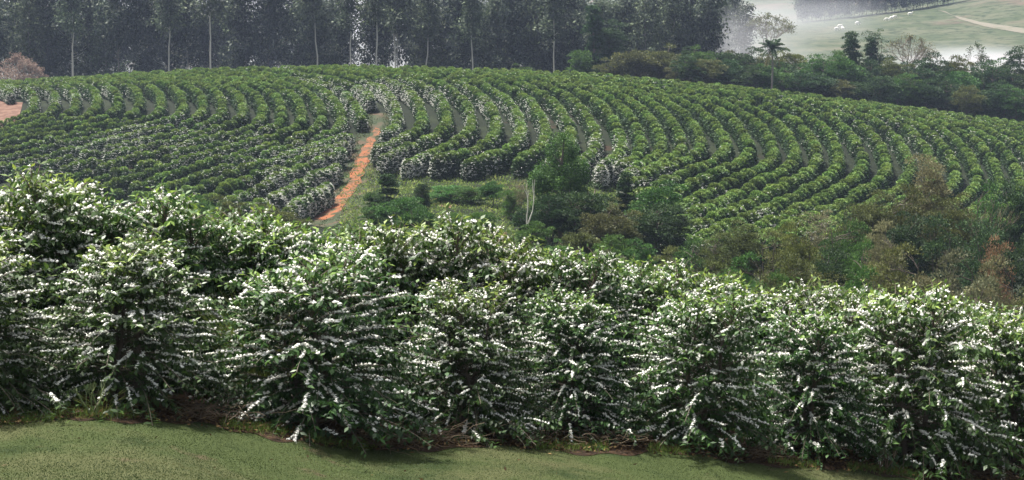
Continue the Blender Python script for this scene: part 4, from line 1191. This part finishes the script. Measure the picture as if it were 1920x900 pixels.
for px, py, rz, k, lab in ((1568, 55, .2, 0, 'white cow at the left of the herd near the pasture foot'), (1580, 54, 1.9, 1, 'white cow standing end on beside the leftmost cow'), (1576, 50, 3.0, 0, 'white cow just behind the leftmost pair'),
                           (1607, 44, .1, 0, 'lone white cow between the left pair and the middle three'), (1663, 37, 2.8, 0, 'left of three white cows in a row on the pasture'),
                           (1671, 35, .3, 1, 'middle of three white cows in a row on the pasture'), (1678, 33, 3.3, 0, 'right of three white cows in a row on the pasture'), (1706, 27, .15, 1, 'white cow nearest the far tree line')):
    h = ground_hit(px, py + 3)
    if h: tag(obj('cow', CM[k], loc=h, rotz=rz, scale=(1.02,) * 3), lab, 'cow', 'white cows grazing the far pasture')
    print('cow', h)

# ------------------------------------------------------------------ small vegetation
def scatter(n, f):
    P = []
    while len(P) < n:
        p = f()
        if p is not None: P.append(p)
    return np.array(P)
# lawn grass
g = G()
n = 190000
px = rng.uniform(-60, 1990, n); De = edgeD(px)
Dd = De - 6.5 * rng.random(n) ** .8 + .1
X = ray(px, 850)[0] * Dd
c = np.stack([X, Dd, zg(X, Dd)], 1)
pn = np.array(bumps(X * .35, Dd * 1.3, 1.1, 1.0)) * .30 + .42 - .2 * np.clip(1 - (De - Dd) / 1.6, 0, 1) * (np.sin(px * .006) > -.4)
cards(g, c, np.stack([rng.normal(0, .6, n), rng.normal(0, .6, n), np.full(n, .75)], 1), rng.uniform(.008, .019, n), rng.uniform(.006, .012, n), np.clip(pn + rng.normal(0, .13, n), 0, 1))
tag(obj('grass', g.mesh('lawn_grass', [M['grass']])), 'short mown grass blades covering the lawn', kind='stuff')
# leaf litter and fallen leaves
g = G(); n = 9000
px = rng.uniform(-60, 1990, n); De = edgeD(px)
u = rng.random(n)
Dd = De + np.where(u < .988, rng.normal(.5, .55, n), -rng.uniform(0, 5, n))
Dd = np.where((u < .988) & (Dd < De - .35), De + .3, Dd)
X = ray(px, 850)[0] * Dd
c = np.stack([X, Dd, zg(X, Dd) + rng.uniform(.02, .07, n)], 1)
cards(g, c, np.stack([rng.normal(0, 1, n), rng.normal(0, 1, n), rng.normal(.15, .3, n)], 1), rng.uniform(.04, .10, n), rng.uniform(.015, .04, n), rng.random(n))
tag(obj('leaf_litter', g.mesh('leaf_litter', [M['litter']])), 'brown fallen leaves on the soil and lawn edge', kind='stuff')
# taller grass fringe at the bed edge
g = G(); n = 9000
px = rng.uniform(-60, 1990, n)
msk = (np.sin(px * .012 + 1) + np.sin(px * .031) > .1) | (abs(px - 160) < 90)
px = px[msk]; n = len(px); De = edgeD(px); Dd = De + rng.normal(0, .14, n); X = ray(px, 850)[0] * Dd
c = np.stack([X, Dd, zg(X, Dd)], 1)
cards(g, c, np.stack([rng.normal(0, .5, n), rng.normal(0, .5, n), np.full(n, 1)], 1), rng.uniform(.05, .16, n), rng.uniform(.007, .013, n), rng.random(n) * .7)
tag(obj('grass', g.mesh('edge_grass', [M['weed']])), 'longer grass fringe along the edge of the litter bed', kind='stuff')
g = G(); n = 9000
vy = rng.uniform(215, 410, n); lx = I(vy, [212, 250, 290, 330, 375, 415], [688, 672, 655, 640, 600, 560]); rx_ = I(vy, [212, 250, 290, 330, 415], [735, 728, 716, 706, 700])
Dv = np.array([200 + 40 * 0 for _ in range(1)]); ys_ = np.arange(212, 416, 4); ds_ = np.array([ground_hit(690, float(y_))[1] for y_ in ys_])
Dd = np.interp(vy, ys_, ds_); px = lx + (rx_ - lx) * rng.random(n); X = ray(px, 300)[0] * Dd
tr = np.abs(px - I(vy, [241, 292, 350, 388, 412], [709, 684, 660, 621, 598])) < 9
ok = ~tr | (rng.random(n) < .18)
ok &= (np.sin(px * .21) + np.sin(vy * .33 + px * .1)) > -.6
X, Dd = X[ok], Dd[ok]; n = len(X)
cards(g, np.stack([X, Dd, zg(X, Dd) + .05], 1), np.stack([rng.normal(0, .8, n), rng.normal(0, .8, n), np.full(n, .8)], 1), rng.uniform(.10, .28, n), rng.uniform(.05, .12, n), rng.random(n) * .8)
tag(obj('grass', g.mesh('verge_grass', [M['grass']])), 'patchy short grass on the verge of the orange track', kind='stuff')
# rough grass of the clearing, field floor
g = G(); n = 42000
px = rng.uniform(640, 1330, n); Dd = rng.uniform(128, 214, n); X = ray(px, 400)[0] * Dd
c = np.stack([X, Dd, zg(X, Dd)], 1)
kk = bumps(X, Dd * 1.0, 5, 1.0)
cards(g, c, np.stack([rng.normal(0, .8, n), rng.normal(0, .8, n), np.full(n, .8)], 1), rng.uniform(.15, .5, n) * (1 + .5 * kk), rng.uniform(.07, .2, n), np.clip(.45 + .35 * kk + rng.normal(0, .2, n), 0, 1))
tag(obj('undergrowth', g.mesh('clearing_grass', [M['weed']])), 'rough green grass and weeds filling the clearing', kind='stuff')
g = G(); n = 50000
px = rng.uniform(1150, 2000, n); Dd = rng.uniform(62, 165, n); X = ray(px, 400)[0] * Dd
c = np.stack([X, Dd, zg(X, Dd)], 1)
cards(g, c, np.stack([rng.normal(0, .8, n), rng.normal(0, .8, n), np.full(n, .8)], 1), rng.uniform(.2, .6, n), rng.uniform(.08, .25, n), rng.random(n) * .8)
tag(obj('undergrowth', g.mesh('hollow_undergrowth', [M['olive']])), 'olive undergrowth between the thicket shrubs', kind='stuff')

g = G(); n = 34000
px = rng.uniform(-300, 640, n); Dd = rng.uniform(50, 178, n); X = ray(px, 400)[0] * Dd
c = np.stack([X, Dd, zg(X, Dd)], 1)
cards(g, c, np.stack([rng.normal(0, .8, n), rng.normal(0, .8, n), np.full(n, .8)], 1), rng.uniform(.2, .6, n), rng.uniform(.08, .25, n), rng.random(n) * .8)
tag(obj('undergrowth', g.mesh('left_undergrowth', [M['green']])), 'green undergrowth on the slope below the left coffee block', kind='stuff')
def tuft(name, px, D, n, L, col, label, cat, spread=.15, wid=.012, lean=.5, seed=1, group=None):
    r = np.random.default_rng(seed); x, y, z = at(px, D); g = G()
    a = r.uniform(0, 6.28, n); q = spread * np.sqrt(r.random(n))
    c = np.stack([q * np.cos(a), q * np.sin(a), np.zeros(n)], 1)
    d = np.stack([np.cos(a) * lean * r.random(n), np.sin(a) * lean * r.random(n), np.ones(n)], 1) + r.normal(0, .12, (n, 3))
    LL = L * r.uniform(.5, 1.1, n)
    d = nrm(d)
    cards(g, c, d, LL * .6, wid, r.random(n), fold=.05)
    e = c + d * (LL * .55)[:, None]; d2 = nrm(d + np.stack([np.cos(a), np.sin(a), -np.ones(n) * .4], 1) * .55)
    cards(g, e, d2, LL * .5, wid * .8, r.random(n), fold=.05)
    tag(obj(name, g.mesh(name, [M[col]]), loc=(x, y, z)), label, cat, group)
tuft('grass_tuft', 165, float(edgeD(165)) + .02, 26, .48, 'weed', 'pale green weed tuft at the lawn edge under the second bush', 'weed', .12, .009, .8, 3)
tuft('grass_tuft', 480, float(edgeD(480)) + 2.3, 420, 1.9, 'weed', 'tall light green grass clump between two bushes of the second row', 'grass clump', .34, .011, .14, 4)
tuft('grass_tuft', 1130, 166, 160, 2.6, 'tan', 'dry tan grass clump beside the vine covered tree', 'grass clump', 1.0, .09, .6, 5)
tuft('grass_tuft', 1150, 158, 160, 2.4, 'tan', 'dry tan arching grass below the taller dry clump', 'grass clump', 1.2, .09, .9, 6)
tuft('grass_tuft', 1385, float(edgeD(1385)) + 5.2, 60, 2.6, 'weed', 'tall green reed like stalks over the second row', 'grass clump', .2, .02, .35, 7)
tuft('grass_tuft', 920, 146, 120, 1.2, 'tan', 'pale dry grass on the soil patch', 'grass clump', 1.3, .06, .7, 8)

# dry brush heaps and bare twigs at the foot of the front row
def brush(px, D, n, L, label, mat, seed, rad=.5, up=.35, name='dry_brush', cat='brushwood'):
    r = np.random.default_rng(seed); x, y, z = at(px, D); g = G()
    for k in range(n):
        a = r.uniform(0, 6.28); p = np.array([r.normal(0, rad), r.normal(0, rad * .4), r.uniform(0, .12)])
        d = nrm(np.array([math.cos(a), math.sin(a) * .5, abs(r.normal(0, up))])); Ln = L * r.uniform(.5, 1.2)
        t = np.linspace(0, 1, 5)[:, None]
        P = p + d * Ln * t + np.array([0, 0, -1]) * .25 * Ln * t ** 2 + r.normal(0, .015, (5, 3)); P[:, 2] = np.maximum(P[:, 2], .01)
        tube(g, P, np.linspace(.006, .003, 5), 3)
    tag(obj(name, g.mesh(name, [M[mat]]), loc=(x, y, z)), label, kind='stuff')
brush(330, float(edgeD(330)) + .45, 130, .55, 'dark brown dry brush in the gap left of the broad domed bush', 'twig_dark', 1, .45)
brush(790, float(edgeD(790)) + .35, 90, .7, 'heap of tan dry stalks right of the broad domed bush', 'twig', 2, .42, .5)
brush(660, float(edgeD(660)) + .25, 130, .5, 'dark brown dry brush under the right side of the broad domed bush', 'twig_dark', 3, .6)
brush(1130, float(edgeD(1130)) + .35, 60, .55, 'brown dry brush in the gap right of the slim bush', 'twig', 4, .5)
brush(1425, float(edgeD(1425)) + .3, 70, .4, 'small heap of dry stalks beside the greyer bush', 'twig', 5, .3)
brush(1860, float(edgeD(1860)) + .3, 100, .6, 'red brown dry brush at the lower right corner', 'twig_dark', 6, .6)
brush(970, float(edgeD(970)) + .25, 110, .45, 'dark brown dry brush between the fourth and fifth bush', 'twig_dark', 7, .4)
def forked(px, dd, H, seed, lab, mat='twig'):
    x, y, z = at(px, float(edgeD(px)) + dd)
    g, _ = bare_tree(seed, H, .55, 3, .012, .3, .6, 0, split=3)
    tag(obj('bare_twigs', g.mesh('bare_twigs', [M[mat]]), loc=(x, y, z)), lab, 'dead plant')
forked(1675, -.02, .42, 51, 'small forked bare plant at the lawn edge under the tall right bush')
forked(1835, .1, .5, 52, 'forked bare plant beside the red brown brush')
forked(162, -.05, .55, 53, 'yellowish forked stalks in the pale green weed tuft', 'twig_green')

# ------------------------------------------------------------------ air: haze and mist
def box(name, x0, x1, y0, y1, z0, z1, mat, label):
    V = [(x, y, z) for x in (x0, x1) for y in (y0, y1) for z in (z0, z1)]
    f = [(0, 1, 3, 2), (4, 6, 7, 5), (0, 4, 5, 1), (2, 3, 7, 6), (0, 2, 6, 4), (1, 5, 7, 3)]
    o = obj(name, mk_mesh(name, V, [np.array(f)], [mat])); tag(o, label, kind='stuff'); return o
m, t, out = newmat('haze air')
pv = t.nodes.new('ShaderNodeVolumePrincipled'); pv.inputs['Color'].default_value = (.60, .72, 1.0, 1); pv.inputs['Density'].default_value = .00012
pv.inputs['Anisotropy'].default_value = .2
t.links.new(pv.outputs[0], out.inputs['Volume'])
zmax = float(max(ZG.max() + 30, CAMZ + 45)); zmin = float(ZG.min() - 1)
box('haze', -1250, 1250, -30, 1650, zmin, zmax, m, 'pale blue morning haze filling the valley air')
def mist(name, px0, px1, D0, D1, z0, z1, dens, label, seed, col=(.93, .95, 1.0)):
    x0 = float(ray(px0, 100)[0] * (D0 + D1) / 2); x1 = float(ray(px1, 100)[0] * (D0 + D1) / 2)
    cx, cy, cz = (x0 + x1) / 2, (D0 + D1) / 2, (z0 + z1) / 2
    sx, sy, sz = (x1 - x0) / 2, (D1 - D0) / 2, (z1 - z0) / 2
    m, t, out = newmat(name + ' air')
    tc = t.nodes.new('ShaderNodeTexCoord')
    ln = t.nodes.new('ShaderNodeVectorMath'); ln.operation = 'LENGTH'; t.links.new(tc.outputs['Object'], ln.inputs[0])
    nz = t.nodes.new('ShaderNodeTexNoise'); nz.inputs['Scale'].default_value = 1.6; nz.inputs['Detail'].default_value = 3
    mp = t.nodes.new('ShaderNodeMapping'); mp.inputs['Location'].default_value = (seed * 3.1, seed, 0); t.links.new(tc.outputs['Object'], mp.inputs[0]); t.links.new(mp.outputs[0], nz.inputs['Vector'])
    ad = t.nodes.new('ShaderNodeMath'); ad.operation = 'MULTIPLY_ADD'; ad.inputs[1].default_value = .9; t.links.new(nz.outputs['Fac'], ad.inputs[0]); t.links.new(ln.outputs['Value'], ad.inputs[2])
    mr = t.nodes.new('ShaderNodeMapRange'); mr.interpolation_type = 'SMOOTHSTEP'
    mr.inputs['From Min'].default_value = 1.42; mr.inputs['From Max'].default_value = .65; mr.inputs['To Min'].default_value = 0; mr.inputs['To Max'].default_value = dens
    t.links.new(ad.outputs[0], mr.inputs['Value'])
    pv = t.nodes.new('ShaderNodeVolumePrincipled'); pv.inputs['Color'].default_value = (*col, 1); t.links.new(mr.outputs[0], pv.inputs['Density'])
    t.links.new(pv.outputs[0], out.inputs['Volume'])
    import bmesh
    bm = bmesh.new(); bmesh.ops.create_icosphere(bm, subdivisions=3, radius=1.0)
    me = bpy.data.meshes.new(name); bm.to_mesh(me); bm.free(); me.materials.append(m)
    o = obj(name, me, loc=(cx, cy, cz), scale=(sx, sy, sz)); tag(o, label, kind='stuff')
gz = lambda px, D: at(px, D)[2]
mist('mist', -260, 1330, 342, 440, gz(500, 390) - 22, gz(500, 390) + 34, .0013, 'bluish morning mist hanging among the eucalyptus trunks', 6, (.62, .72, 1.0))
mist('mist', 1560, 2150, 370, 620, gz(1800, 500) - 14, gz(1800, 500) + 8, .013, 'white mist lying in the hollow behind the right wood', 1)
mist('mist', 1130, 1560, 352, 520, gz(1300, 430) - 12, gz(1300, 430) + 27, .0085, 'mist drifting around the forest end above the wood', 2)
mist('mist', 250, 1100, 440, 640, gz(700, 500) - 10, gz(700, 500) + 45, .02, 'bright mist glowing behind the eucalyptus forest', 3)
mist('mist', -300, 500, 440, 640, gz(100, 500) - 10, gz(100, 500) + 45, .02, 'bright mist behind the left end of the forest', 4)
mist('mist', 1250, 1640, 560, 900, gz(1450, 700) - 12, gz(1450, 700) + 22, .0035, 'thin mist over the far pasture below the ridge', 5)
print('done')
